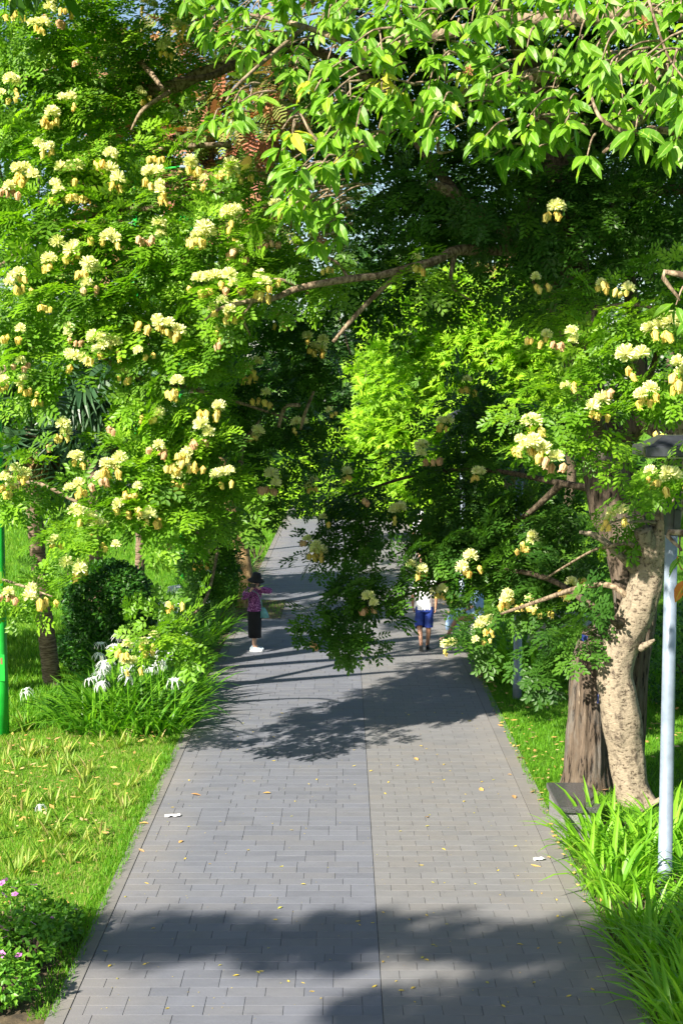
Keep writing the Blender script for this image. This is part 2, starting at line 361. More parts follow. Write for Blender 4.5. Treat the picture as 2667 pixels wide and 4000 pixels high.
# ----- leaf templates: (V, F, per-vertex mid) lying along +Y, normal +Z
def leaflet(L, W, kind):
    if kind == 'hex':
        V = [(0, 0, 0), (-W * .42, L * .3, .06 * L), (-W * .5, L * .72, .06 * L), (0, L, 0), (W * .5, L * .72, .06 * L), (W * .42, L * .3, .06 * L)]
        return np.array(V), [(0, 3, 2, 1), (0, 5, 4, 3)]
    return np.array([(0, 0, 0), (W * .5, L * .55, .05 * L), (0, L, 0), (-W * .5, L * .6, .05 * L)]), [(0, 1, 2, 3)]
def bipinnate(kind, pairs=2, per=4, seed=0, big=1.0):
    r = random.Random(seed); V = []; Fs = []
    def put(base, ang, pitch, L, W):
        v, f = leaflet(L, W, kind)
        R = Matrix.Rotation(-ang, 3, 'Z') @ Matrix.Rotation(pitch, 3, 'X')
        b = len(V)
        for p in v: V.append(Vector(base) + R @ Vector(p))
        for q in f: Fs.append(tuple(i + b for i in q))
    pin = []
    for i in range(pairs):
        y = .22 + .38 * i / max(1, pairs - 1) if pairs > 1 else .35
        for sd in (-1, 1): pin.append((y, sd * math.radians(58 - 14 * i + r.uniform(-8, 8))))
    pin.append((.62, math.radians(r.uniform(-14, 14))))
    for y0, a in pin:
        pl = .46 * r.uniform(.85, 1.1)
        d = Vector((math.sin(a), math.cos(a), -.16)); roll = r.uniform(-.25, .25)
        for k in range(per):
            s = .14 + .78 * k / (per - 1)
            c = Vector((0, y0, -.10 * y0)) + d * (pl * s) + Vector((0, 0, -.10 * s * s))
            for sd in (-1, 1):
                sz = .225 * r.uniform(.85, 1.12) * (1 - .18 * abs(s - .6))
                put(c, a + sd * math.radians(62 - 34 * s), math.radians(r.uniform(-14, 8)) + sd * roll, sz, sz * .50)
        # thin rachis
        b = len(V); sx = Vector((math.cos(a), -math.sin(a), 0)) * .007; p0 = Vector((0, y0, -.1 * y0)); p1 = p0 + d * pl + Vector((0, 0, -.1))
        V += [p0 - sx, p0 + sx, p1 + sx * .5, p1 - sx * .5]; Fs.append((b, b + 1, b + 2, b + 3))
    return np.array([tuple(v) for v in V]), np.array(Fs)
def coarse_leaf(seed=0, n=8):
    r = random.Random(seed); V = []; Fs = []
    for i in range(n):
        a = (i - (n - 1) / 2) * .5 + r.uniform(-.2, .2); L = r.uniform(.45, .75); w = .075
        d = Vector((math.sin(a), math.cos(a), -.25)); sd = Vector((math.cos(a), -math.sin(a), r.uniform(-.5, .5))) * w
        p = Vector((0, .25, 0)); b = len(V)
        V += [p, p + d * L * .55 + sd, p + d * L, p + d * L * .55 - sd]; Fs.append((b, b + 1, b + 2, b + 3))
    return np.array([tuple(v) for v in V]), np.array(Fs)
def big_leaf(seed=0, n=5, W=.36):
    r = random.Random(seed); droop = r.uniform(.10, .35); fold = r.uniform(.15, .45); V = []; M = []; Fs = []
    for i in range(n + 1):
        s = i / n; w = W * .5 * (math.sin(math.pi * min(1, s ** .85)) ** .75) if 0 < s < 1 else .004
        y = s * .92; z = -droop * s * s
        wav = .02 * math.sin(s * 9 + seed)
        V += [(-w, y, z + fold * w + wav), (0, y, z), (w, y, z + fold * w - wav)]; M += [1, 0, 1]
    for i in range(n):
        a = i * 3; Fs += [(a, a + 1, a + 4, a + 3), (a + 1, a + 2, a + 5, a + 4)]
    V = [(x, y + .08, z) for x, y, z in V]
    return np.array(V), np.array(Fs), np.array(M, float)
def strap(seed=0, n=5, W=.05, droop=.6):
    r = random.Random(seed); V = []; Fs = []
    for i in range(n + 1):
        s = i / n; w = W * .5 * (1 - s ** 2.6) * (.7 + .5 * min(1, s * 4)) + .001
        # +Y is outward, +Z up; blade rises then arches over
        y = .22 * s + droop * .75 * s ** 2.3; z = s * (1 - droop * .45 * s ** 2)
        tw = r.uniform(-.004, .004)
        V += [(-w, y + tw, z), (0, y + .35 * w, z - .1 * w), (w, y - tw, z)]
    for i in range(n):
        a = i * 3; Fs += [(a, a + 1, a + 4, a + 3), (a + 1, a + 2, a + 5, a + 4)]
    return np.array(V), np.array(Fs)

def frames(f, u):
    f = f / np.linalg.norm(f, axis=1, keepdims=True)
    s = np.cross(f, u); s /= np.linalg.norm(s, axis=1, keepdims=True) + 1e-9
    u = np.cross(s, f)
    return np.stack([s, f, u], axis=2)          # columns side, forward, up
def scatter(tpls, pos, R, sc, tints, pick=None):
    """merge copies of templates; returns V, [F], tint, mid"""
    N = len(pos); pick = rng.integers(0, len(tpls), N) if pick is None else pick
    Vs = []; Fs = []; Ts = []; Ms = []; off = 0
    for k, tp in enumerate(tpls):
        ix = np.where(pick == k)[0]
        if not len(ix): continue
        v, f = tp[0], tp[1]
        W = np.einsum('nij,vj->nvi', R[ix], v) * sc[ix][:, None, None] + pos[ix][:, None, :]
        Vs.append(W.reshape(-1, 3)); n = len(v)
        Fs.append((f[None] + (np.arange(len(ix)) * n)[:, None, None] + off).reshape(-1, f.shape[1])); off += n * len(ix)
        Ts.append(np.repeat(tints[ix], n))
        Ms.append(np.tile(tp[2], len(ix)) if len(tp) > 2 else np.zeros(n * len(ix)))
    return np.concatenate(Vs), Fs, np.concatenate(Ts), np.concatenate(Ms)
def rnd(n): v = rng.normal(size=(n, 3)); return v / np.linalg.norm(v, axis=1, keepdims=True)
def in_view(p, m=0):
    """rough: which points fall inside the photograph's frame"""
    y = np.maximum(p[:, 1], .1)
    u = 1340 + p[:, 0] / y * F; v = 1529 + (CAMZ - p[:, 2]) / y * F
    return (u > -m) & (u < 2667 + m) & (v > -m) & (v < 4000 + m)

def blob_world(b):
    u, v, r, Y = b[:4]; c = P(u, v, Y); rm = r / PX(Y); rd = b[4] if len(b) > 4 else rm * .7
    return c, rm, rd
def shrunk(b, k):
    k = k if b[1] > 760 else k * .6; c, rm, rd = blob_world((b[0], b[1], max(12, b[2] - k), *b[3:])); return c, rm, rd, b[2] * .85 / PX(b[3])
def crown_leaves(blobs, dens, leaf, twig=6, spread=.16, droop=.35):
    """positions and frames of leaves that grow in small tufts at twig ends through the blobs"""
    ps = []; fs = []; us = []; front = []
    for bl in blobs:
        c, rm, rd = bl[:3]; r0 = bl[3] if len(bl) > 3 else math.sqrt((rm * rm + rm * rd) / 2)
        nt = max(2, int(dens * 2 * r0 * r0 / twig))
        d = rnd(nt); rad = rng.uniform(.5, 1.1, nt) ** .8
        q = d * rad[:, None] * np.array([rm, rd, rm * .92])
        q += rng.normal(size=q.shape) * .05
        for i in range(nt):
            n = twig + rng.integers(-2, 3)
            out = d[i] + np.array([0, 0, .15])
            rr = rnd(n)
            ps.append(np.array(c) + q[i] + rr * spread * rng.uniform(.3, 1, (n, 1)))
            fs.append(out * .55 + rr * .8 + np.array([0, 0, -droop]))
            us.append(np.array([0, 0, .6]) - np.array(LT) * .55 + rnd(n) * .5 + out * .3)
            front.append(np.full(n, -d[i][1] * rad[i]))
    p = np.concatenate(ps); f = np.concatenate(fs); u = np.concatenate(us)
    return p, frames(f, u), np.concatenate(front)

def put_leaf_objects(tree, base, name, meshes, pos, R, sc):
    for i in range(len(pos)):
        o = bpy.data.objects.new(name, meshes[i % len(meshes)]); COL.objects.link(o); o.parent = tree
        M = Matrix([[*(R[i][r] * sc[i]), pos[i][r] - base[r]] for r in range(3)] + [[0, 0, 0, 1]])
        o.matrix_local = M
HEXT = [bipinnate('hex', seed=k) for k in range(5)]
RHOT = [bipinnate('rho', seed=k + 20) for k in range(6)]
COAR = [coarse_leaf(k) for k in range(4)]
def tpl_mesh(name, t, mat, tint=0.0):
    n = len(t[0]); return mesh_np(name, t[0], [t[1]], mat, tint=np.full(n, tint) + rng.uniform(-.04, .04, n), extra={'mid': t[2]} if len(t) > 2 else None)

def foliage(tree, base, blobs, mat, leaf, dens, parts=0, tpls=None, leaf_name='leaf', twig=6, spread=.2, droop=.35, name='foliage'):
    p, R, fr = crown_leaves(blobs, dens, leaf, twig, spread, droop)
    n = len(p); sc = leaf * rng.uniform(.75, 1.2, n); tint = rng.uniform(0, 1, n)
    keep = np.ones(n, bool)
    if parts:
        score = np.where(in_view(p) & (fr > .45), -p[:, 1] + rng.uniform(0, 1.2, n), -1e9)
        ix = np.argsort(-score)[:parts]; ix = ix[score[ix] > -1e8]
        ms = [tpl_mesh(leaf_name, t, mat, 0) for t in HEXT]
        put_leaf_objects(tree, base, leaf_name, ms, p[ix], R[ix], sc[ix]); keep[ix] = False
    V, Fs, T, _ = scatter(tpls or RHOT, p[keep], R[keep], sc[keep], tint[keep])
    me = mesh_np(name, V - np.array(base), Fs, mat, tint=T)
    return link(name, me, tree, kind='stuff')

# ---------------------------------------------------------------- setting: ground, path
gm = MB(); gm.add([(-400, -60, -.03), (400, -60, -.03), (400, 700, -.03), (-400, 700, -.03)], [(0, 1, 2, 3)])
tag(gm.build('ground', 'lawn_ground'), 'mown park lawn on both sides of the paved path', None, None, 'structure')
XL, XR, XS = -2.34, 2.35, .34
KL, KR = .165, .25
path = empty('path', (0, 0, 0)); tag(path, 'grey stone paved walkway running straight through the park', None, None, 'structure')
bm_ = MB(); bm_.add([(XL - KL, 2, -.008), (XR + KR, 2, -.008), (XR + KR, 95, -.008), (XL - KL, 95, -.008)], [(0, 1, 2, 3)])
bm_.build('bedding', 'joint', path)
PIT = (XL - .2, -1.46, 33.4, 36.4)      # a square planting pit let into the path's left border
RH = .192; TW = .34
def tile_shape(w, h, z=.0, b=.0015, dep=.02):
    x, y = w / 2, h / 2
    V = [(-x, -y, -dep), (x, -y, -dep), (x, y, -dep), (-x, y, -dep), (-x, -y, -b), (x, -y, -b), (x, y, -b), (-x, y, -b), (-x + b, -y + b, z), (x - b, -y + b, z), (x - b, y - b, z), (-x + b, y - b, z)]
    Fs = [(8, 9, 10, 11)]
    for r in (0, 4):
        for i in range(4): j = (i + 1) % 4; Fs.append((r + i, r + j, r + 4 + j, r + 4 + i))
    return V, Fs
tiles = []; row = 0; y = 9.0
while y < 78:
    rr = random.Random(row * 7 + 1)
    # right half: regular running bond
    x = XS + .004; first = TW * (.5 if row % 2 else 1.0)
    while x < XR - .01:
        w = min(first, XR - x); first = TW
        if XR - x - w < .05: w = XR - x
        tiles.append((x, x + w - .004, y, 1, rr.random())); x += w
    x = XS - .004
    first = TW * rr.choice([.5, 1, .75, 1.25])
    while x > XL + .01:
        w = min(first, x - XL); first = TW * rr.choice([1, 1, 1, 1.0, 2.0, 1])
        if x - w - XL < .06: w = x - XL
        tiles.append((x - w + .004, x, y, 0, rr.random())); x -= w
    y += RH; row += 1
def in_pit(x0, x1, y0): return x1 > PIT[0] and x0 < PIT[1] and PIT[2] - .02 < y0 < PIT[3]
TV = [(a, b_, y0, h, t) for a, b_, y0, h, t in tiles if not in_pit(a, b_, y0)]
near = sorted([t for t in TV if t[2] > 11.6], key=lambda t: t[2])[:292]
nearset = set(near); mcache = {}
for a, b_, y0, h, t in near:
    k = (round(b_ - a, 3), h)
    if k not in mcache:
        V, Fs = tile_shape(b_ - a, RH - .0035); m = MB(); m.add(V, Fs); mcache[k] = m.mesh('paving_stone', 'paver_warm' if h else 'paver_slate')
    o = link('paving_stone', mcache[k], path, ((a + b_) / 2, y0 + RH / 2, random.uniform(-.0012, .0012)))
    o.rotation_euler = (random.uniform(-.004, .004), random.uniform(-.003, .003), 0)
far = MB(); base_t = {}
VV = []; FF = []; TT = []; MM = []
for a, b_, y0, h, t in TV:
    if (a, b_, y0, h, t) in nearset: continue
    V, Fs = tile_shape(b_ - a, RH - .0035); o = len(VV); dz = random.uniform(-.0012, .0012)
    VV += [(p[0] + (a + b_) / 2, p[1] + y0 + RH / 2, p[2] + dz) for p in V]; FF += [[i + o for i in f] for f in Fs]; TT += [t] * 12; MM += [h] * len(Fs)
link('paving_stones', mesh_np('paving_stones', VV, [np.array(FF)], ['paver_slate', 'paver_warm'], tint=TT, midx=[np.array(MM)]), path, kind='stuff')
km = {}
for side in (0, 1):
    y = 9.0; rr = random.Random(side + 40)
    while y < 92:
        L = rr.choice([.6, .6, .4]); w = (KL if side == 0 else KR) - .006
        if not (side == 0 and PIT[2] - .5 < y < PIT[3]):
            k = (side, L)
            if k not in km:
                V, Fs = tile_shape(w, L - .006, .004); m = MB(); m.add(V, Fs); km[k] = m.mesh('kerb_stone', 'kerb')
            if y > 11.0 and y < 60:
                link('kerb_stone', km[k], path, ((XL - KL / 2) if side == 0 else (XR + KR / 2), y + L / 2, rr.uniform(-.001, .001)))
        y += L
# planting beds
bed = MB(); bed.add([(-4.3, 22, -.02), (XL - KL, 22, -.02), (XL - KL, 46, -.02), (-4.3, 46, -.02)], [(0, 1, 2, 3)])
bed.add([(PIT[0] - .3, PIT[2], .002), (PIT[1], PIT[2], .002), (PIT[1], PIT[3], .002), (PIT[0] - .3, PIT[3], .002)], [(0, 1, 2, 3)])
bed.add([(XR + KR, 8, -.018), (XR + KR + 1.5, 8, -.018), (XR + KR + 1.5, 17.5, -.018), (XR + KR, 17.5, -.018)], [(0, 1, 2, 3)])
bed.add([(-4.2, 9, -.018), (XL - KL, 9, -.018), (XL - KL, 14.4, -.018), (-4.2, 14.4, -.018)], [(0, 1, 2, 3)])
tag(bed.build('soil_bed', 'soil'), 'dark bare soil of the planting beds', None, None, 'structure')

# ---------------------------------------------------------------- grass
def blade_tpl(seed):
    r = random.Random(seed); b = r.uniform(.1, .6); w = .05
    V = [(-w, 0, 0), (w, 0, 0), (-w * .7, b * .35, .55), (w * .7, b * .35, .55), (0, b, 1.0)]
    return np.array(V), np.array([(0, 1, 3), (0, 3, 2), (2, 3, 4)])
BL = [blade_tpl(k) for k in range(6)]
def grass(name, rects, mat, h, label, avoid=None, wide=1.0, clump=0):
    ps = []
    for x0, x1, y0, y1, dens in rects:
        n = int((x1 - x0) * (y1 - y0) * dens); q = np.stack([rng.uniform(x0, x1, n), rng.uniform(y0, y1, n), np.full(n, -.03)], 1)
        if clump:
            nz = np.array([noise.noise(Vector((p[0] * 1.3, p[1] * 1.3, 3.3))) for p in q]); q = q[nz > rng.uniform(-.9, .35, len(q))]
        ps.append(q)
    p = np.concatenate(ps)
    keep = np.ones(len(p), bool)
    if avoid: keep &= ~avoid(p)
    p = p[keep]; n = len(p); a = rng.uniform(0, 2 * math.pi, n)
    up = np.stack([rng.normal(0, .28, n), rng.normal(0, .28, n), np.ones(n)], 1)
    fw = np.stack([np.cos(a), np.sin(a), np.zeros(n)], 1)
    s = np.cross(fw, up); s /= np.linalg.norm(s, axis=1, keepdims=True); up /= np.linalg.norm(up, axis=1, keepdims=True); fw = np.cross(up, s)
    R = np.stack([s * wide, fw, up], 2)
    nz = np.array([noise.noise(Vector((q[0] * .9, q[1] * .9, 0))) for q in p]) * .35
    V, Fs, T, _ = scatter(BL, p, R, h * rng.uniform(.45, 1.25, n) * (1 + nz), np.mod(rng.uniform(0, .55, n) + .25 + nz * .6, 1))
    return tag(link(name, mesh_np(name, V, Fs, mat, tint=T)), label, 'grass', None, 'stuff')
lily_bed = lambda p: (p[:, 0] > -4.1) & (p[:, 1] > 22.3) & (p[:, 1] < 45) & (p[:, 0] < -2.4)
onpath = lambda p: (p[:, 0] > XL - KL - .01) & (p[:, 0] < XR + KR + .01) & ~((p[:, 0] < PIT[1]) & (p[:, 1] > PIT[2]) & (p[:, 1] < PIT[3]))
grass('grass', [(-5.6, XL - KL + .02, 13.6, 22.6, 3000)], 'grass_blade_dry', .058, 'short sunlit grass with dry stalks left of the path', lambda p: onpath(p) | (p[:, 0] < -.26 * p[:, 1] - .6), clump=1, wide=1.4)
grass('grass', [(-9, -2.5, 22.3, 34, 720), (-14, -2.5, 34, 55, 190)], 'grass_blade', .15, 'longer green lawn grass around the palm', lambda p: onpath(p) | lily_bed(p) | (p[:, 0] < -.26 * p[:, 1] - .8), wide=1.3)
grass('grass', [(XR + KR - .01, 7, 17, 27, 1550), (XR + KR, 10, 27, 44, 300), (PIT[0], PIT[1], PIT[2], PIT[3], 500)], 'grass_blade', .075, 'bright green lawn grass right of the path', lambda p: onpath(p) | (p[:, 0] > .26 * p[:, 1] + .6), wide=1.2)
grass('grass', [(-22, 22, 55, 88, 34)], 'grass_blade', .30, 'far lawn grass beyond the path', onpath, wide=2.2)
grass('grass', [(XL - KL - .16, XL - KL + .07, 11.8, 22.5, 1900), (XR + KR - .09, XR + KR + .15, 11, 27, 1700)], 'grass_blade', .085, 'rough grass fringe along the path kerbs', wide=1.3)

# ---------------------------------------------------------------- trunks and branches
def bark_disp(amp, fs, vert=1.0, ridges=0, ramp_base=0.0):
    def d(p, a, s):
        v = noise.noise(Vector((math.cos(a) * fs, math.sin(a) * fs, p.z * vert))) + .5 * noise.noise(Vector((math.cos(a) * fs * 2.3, math.sin(a) * fs * 2.3, p.z * vert * 2.6 + 9)))
        if ridges: v += .5 * abs(math.sin(a * ridges + 2.5 * noise.noise(Vector((p.x * 2, p.y * 2, p.z * .9))))) - .3
        return 1 + amp * v + ramp_base * max(0, 1 - s * 9) ** 2 * (1 + .5 * math.sin(a * 5))
    return d
def px_limb(pts, Ys=None):
    """pts: (u, v, width px, Y) -> world points, radii"""
    w = []; r = []
    for u, v, wd, Y in pts: w.append(P(u, v, Y)); r.append(wd / 2 / PX(Y))
    return w, r

# right hand tree with fissured bark
rt_base = G(1345, 1838); rt_base.y = 19.3; rt_base.x = P(1345, 1838, 19.3).x; rt_base.z = 0
rt = empty('feather_leaf_tree', rt_base, 'dark fissured trunk with low flowering feathery branches reaching over the path', 'tree')
def to_base(pts, b): return [p - b for p in pts]
w, r = px_limb([(1425, 1850, 110, 19.3), (1432, 1740, 92, 19.35), (1444, 1560, 86, 19.4), (1458, 1400, 92, 19.5), (1440, 1240, 106, 19.7), (1414, 1167, 120, 19.8), (1400, 1093, 116, 19.9), (1386, 1030, 104, 20), (1370, 960, 88, 20), (1335, 860, 66, 20)])
w[0].z = -.15
m = MB(); m.tube(to_base(w, rt_base), r, seg=96, res=14, disp=bark_disp(.10, 5.0, 1.0, 11, .14))
m.build('trunk', 'bark_fissured', rt, smooth=True)
w, r = px_limb([(1345, 1840, 122, 19.0), (1346, 1760, 102, 19.0), (1347, 1700, 94, 19.0), (1350, 1606, 86, 19.05), (1352, 1533, 80, 19.1), (1360, 1490, 74, 19.15), (1366, 1462, 62, 19.2), (1376, 1432, 34, 19.2), (1382, 1412, 12, 19.2)])
w[0].z = -.15
m = MB(); m.tube(to_base(w, rt_base), r, seg=96, res=14, disp=bark_disp(.11, 5.0, 1.0, 9, .14))
m.build('broken_stem', 'bark_fissured', rt, smooth=True)
BR = [([(1345, 880, 62, 20), (1290, 745, 50, 20.2), (1262, 650, 46, 20.3), (1225, 575, 40, 20.2), (1130, 510, 36, 20), (1050, 450, 30, 19.7), (985, 420, 22, 19.5)], 'bark_branch'),
      ([(1225, 575, 34, 20.2), (1120, 572, 27, 20), (1045, 576, 24, 19.6), (1000, 598, 20, 19.4), (950, 612, 20, 19.3), (870, 632, 16, 19.1), (800, 640, 17, 19), (690, 660, 15, 18.8), (630, 684, 13, 18.7), (580, 690, 13, 18.6), (510, 706, 8, 18.5), (470, 735, 4, 18.7)], 'bark_branch'),
      ([(1045, 578, 14, 19.6), (1035, 640, 9, 19.5), (1050, 670, 6, 19.5), (1085, 690, 3, 19.5)], 'bark_branch'), ([(690, 660, 8, 18.8), (640, 640, 6, 18.8), (600, 650, 3, 18.8)], 'bark_branch'), ([(800, 640, 8, 19), (770, 600, 6, 19.2), (700, 570, 3, 19.4)], 'bark_branch'), ([(580, 690, 8, 18.6), (560, 730, 5, 18.6), (575, 770, 3, 18.7)], 'bark_branch'), ([(1290, 745, 14, 20), (1420, 700, 10, 18), (1540, 715, 7, 17), (1600, 740, 5, 16.8)], 'bark_branch'),
      ([(930, 616, 14, 19.3), (880, 660, 12, 19.3), (820, 720, 11, 19.2), (765, 785, 8, 19.1)], 'bark_branch'),
      ([(1395, 1040, 60, 19.9), (1470, 960, 46, 19.6), (1468, 850, 38, 19.6), (1460, 760, 34, 19.6), (1440, 620, 30, 19.8)], 'bark_fissured'),
      ([(1470, 960, 46, 19.6), (1530, 1000, 40, 19.3), (1600, 1040, 36, 19)], 'bark_branch'),
      ([(1440, 620, 28, 19.8), (1420, 590, 18, 20), (1380, 540, 14, 20.2)], 'bark_branch'),
      ([(1500, 640, 18, 20), (1400, 470, 22, 20.4), (1600, 430, 26, 20.4)], 'bark_dark'),
      ([(1290, 745, 30, 20.2), (1200, 560, 22, 20.6), (1240, 400, 18, 21), (1260, 200, 14, 21)], 'bark_dark'),
      ([(1050, 450, 26, 19.7), (960, 330, 20, 20.2), (860, 190, 20, 20.6), (700, 110, 22, 20.8), (560, 140, 20, 20.4), (480, 175, 16, 20.2), (400, 180, 9, 20)], 'bark_dark')]
for pts, mt in BR:
    w, r = px_limb(pts); m = MB(); m.tube(to_base(w, rt_base), r, seg=14, res=7, disp=bark_disp(.08, 1.6, 2.5)); m.build('branch', mt, rt, smooth=True)

RB = [(1290, 690, 70, 18.5), (1360, 700, 80, 17.2), (1300, 790, 55, 17.4), (1470, 690, 90, 17.2), (1540, 700, 70, 17), (1500, 830, 85, 16.8), (1560, 900, 70, 16.6), (1345, 800, 60, 17), (1320, 890, 72, 17), (1395, 905, 55, 17), (1400, 820, 60, 17.2),
      (1350, 960, 45, 17), (1240, 1030, 62, 17), (1215, 980, 45, 17.2), (1572, 1062, 22, 14.6, .1), (1500, 1078, 14, 14.6, .1), (1420, 1190, 40, 18.2, .3), (1395, 1010, 50, 17.4)]
RBD = [(1090, 900, 60, 24), (1000, 960, 85, 23.5), (1100, 990, 80, 23.5), (1190, 930, 60, 23.5), (900, 1060, 85, 23.3), (1000, 1060, 85, 23.2), (1110, 1080, 80, 23), (1200, 1100, 70, 22.5), (800, 1120, 70, 23.2), (730, 1130, 40, 23.2), (860, 1150, 55, 23),
       (740, 1200, 50, 23), (790, 1230, 55, 23), (740, 1260, 38, 23), (820, 1200, 50, 23.2), (960, 1160, 60, 22.8), (1030, 1190, 70, 22.8), (1120, 1180, 85, 22.6), (1220, 1190, 75, 22.3), (1300, 1160, 60, 22.0),
       (1150, 1270, 75, 22.4), (1240, 1290, 80, 22.1), (1320, 1250, 60, 21.5), (1060, 1330, 65, 22.3), (960, 1340, 55, 22.2), (900, 1360, 62, 22), (830, 1380, 55, 22), (790, 1420, 55, 21.9), (860, 1420, 50, 21.9), (745, 1470, 42, 21.8), (790, 1490, 40, 21.8), (835, 1475, 30, 21.8),
       (1140, 1360, 80, 22), (1230, 1380, 75, 21.8), (1310, 1350, 55, 21.3), (1112, 1440, 48, 22), (1105, 1490, 36, 22), (1270, 1440, 40, 21.5), (1300, 1480, 42, 21.2), (1240, 1530, 38, 21.3), (1290, 1530, 28, 21.2), (1345, 1470, 42, 18.5, .2), (1320, 1500, 34, 18.5, .2), (1060, 940, 55, 23.5), (990, 1300, 40, 22.1), (950, 1315, 36, 22.2)]
ROOF = [(780, 300, 95, 22), (880, 250, 120, 22.5), (1000, 200, 150, 23), (1150, 180, 160, 23), (1320, 200, 160, 23), (1480, 180, 160, 23), (760, 60, 110, 22), (880, 60, 110, 22), (1000, 20, 150, 23), (1250, 20, 150, 23), (1500, 20, 150, 23),
        (850, 460, 85, 21.8), (940, 420, 90, 22), (1060, 400, 110, 22.2), (1180, 430, 110, 22.3), (1300, 440, 110, 22.4), (1420, 420, 110, 22.4), (1530, 440, 110, 22.4), (870, 560, 70, 21.8), (960, 530, 70, 22), (1080, 520, 80, 22), (1200, 520, 80, 22), (1330, 560, 90, 22.2), (1450, 560, 90, 22), (1540, 570, 80, 22),
        (900, 650, 55, 21.6), (820, 620, 50, 21.4), (980, 640, 50, 22), (1080, 630, 55, 22), (1180, 620, 55, 22), (1250, 640, 50, 21), (760, 560, 60, 21)]
foliage(rt, rt_base, [shrunk(b, 30) for b in RB], 'feather_leaf', .38, 120, parts=150)
RBD = [b for b in RBD if not (b[1] < 1000 and b[0] < 1030) and not (b[0] < 960 and b[1] < 1080)]
RBD = [(b[0], b[1] - (38 if b[1] > 1290 else 0), *b[2:]) for b in RBD]
foliage(rt, rt_base, [shrunk(b, 30) for b in RBD], 'feather_leaf_shaded', .44, 105, parts=150, spread=.22)
foliage(rt, rt_base, [blob_world(b) for b in ROOF], 'feather_leaf_shaded', .52, 66, spread=.3, name='high_foliage')
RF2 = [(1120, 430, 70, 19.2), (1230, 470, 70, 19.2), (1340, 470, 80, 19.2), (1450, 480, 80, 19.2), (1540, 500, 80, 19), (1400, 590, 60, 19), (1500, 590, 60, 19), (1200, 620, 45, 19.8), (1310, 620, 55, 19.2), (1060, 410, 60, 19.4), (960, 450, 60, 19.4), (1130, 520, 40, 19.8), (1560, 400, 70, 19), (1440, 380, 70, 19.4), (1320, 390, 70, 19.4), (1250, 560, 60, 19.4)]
foliage(rt, rt_base, [blob_world(b) for b in RF2], 'feather_leaf_shaded', .44, 90, spread=.25, name='shaded_foliage')
# the same crown goes on above and beyond the frame: it keeps the space under it dark
TOP = []
for i in range(140):
    x = rng.uniform(-3.5, 9); y_ = rng.uniform(13.2, 28); z = max(rng.uniform(10.0, 13) - .04 * (x - 3) ** 2, CAMZ + .272 * y_ + 1.7)
    TOP.append((Vector((x, y_, z)), rng.uniform(.9, 1.5), rng.uniform(.9, 1.5)))
foliage(rt, rt_base, TOP, 'feather_leaf_shaded', .62, 24, tpls=COAR, spread=.4, name='top_foliage')
w = [P(1335, 860, 20), Vector((3, 20.5, 8.5)), Vector((2.0, 21, 11.5)), Vector((1.5, 21.5, 12.8))]
m = MB(); m.tube(to_base(w, rt_base), [.25, .2, .12, .05], seg=12, res=6, disp=bark_disp(.06, 1.6, 2)); m.build('branch', 'bark_dark', rt, smooth=True)

# pale leaning trunk in front of it
pt_base = P(1455, 1850, 18.4); pt_base.z = 0
pt = empty('pale_trunk_tree', pt_base, 'smooth pale leaning trunk with cut stubs beside the grey lamp post', 'tree')
w, r = px_limb([(1478, 1885, 110, 18.25), (1466, 1850, 88, 18.3), (1449, 1802, 80, 18.35), (1438, 1729, 84, 18.4), (1428, 1655, 92, 18.4), (1419, 1606, 88, 18.4), (1411, 1557, 82, 18.45), (1417, 1509, 84, 18.5), (1438, 1458, 84, 18.5), (1460, 1411, 82, 18.5), (1477, 1362, 78, 18.5), (1489, 1313, 74, 18.5), (1501, 1264, 74, 18.45), (1522, 1215, 64, 18.4), (1540, 1170, 56, 18.3), (1556, 1100, 54, 18.3), (1580, 960, 52, 18.2), (1610, 780, 48, 18), (1640, 560, 40, 17.8)])
w[0].z = -.15
m = MB(); m.tube(to_base(w, pt_base), r, seg=64, res=9, disp=bark_disp(.085, 1.7, 2.6, 0, .30)); m.build('trunk', 'bark_pale', pt, smooth=True)
for pts, mt in [([(1495, 1285, 50, 18.4), (1482, 1240, 46, 18.3), (1476, 1216, 42, 18.25)], 'bark_pale'), ([(1436, 1432, 34, 18.45), (1416, 1428, 26, 18.3), (1402, 1418, 8, 18.2)], 'bark_dark'),
                ([(1470, 1488, 22, 18.4), (1490, 1478, 14, 18.3), (1502, 1470, 6, 18.2)], 'bark_pale'), ([(1458, 1312, 22, 18.5), (1420, 1272, 18, 18.3), (1370, 1232, 15, 18.2), (1330, 1222, 7, 18.2)], 'bark_pale'),
                ([(1440, 1370, 16, 18.5), (1400, 1345, 14, 18.6), (1330, 1350, 12, 19.2), (1210, 1390, 9, 20.5), (1150, 1410, 6, 21.3)], 'bark_branch'), ([(1470, 1262, 10, 18.4), (1440, 1248, 9, 18.2), (1395, 1256, 8, 18.2), (1350, 1270, 6, 19), (1250, 1330, 5, 20.5)], 'bark_branch'),
                ([(1512, 1182, 9, 18.3), (1480, 1180, 8, 18.2), (1440, 1190, 6, 18.1), (1400, 1200, 4, 18.1)], 'bark_pale'), ([(1508, 1202, 8, 18.3), (1470, 1196, 7, 18.2), (1430, 1205, 5, 18.1)], 'bark_pale')]:
    w, r = px_limb(pts); m = MB(); m.tube(to_base(w, pt_base), r, seg=14, res=6, disp=bark_disp(.08, 1.5, 3)); m.build('stub' if len(pts) == 3 else 'branch', mt, pt, smooth=True)
PTB = []
for i in range(14):
    PTB.append((Vector((rng.uniform(5.6, 9), rng.uniform(16.5, 21), rng.uniform(7, 11))), rng.uniform(.8, 1.3), rng.uniform(.8, 1.3)))
foliage(pt, pt_base, PTB, 'big_leaf', .5, 16, tpls=COAR, spread=.4)
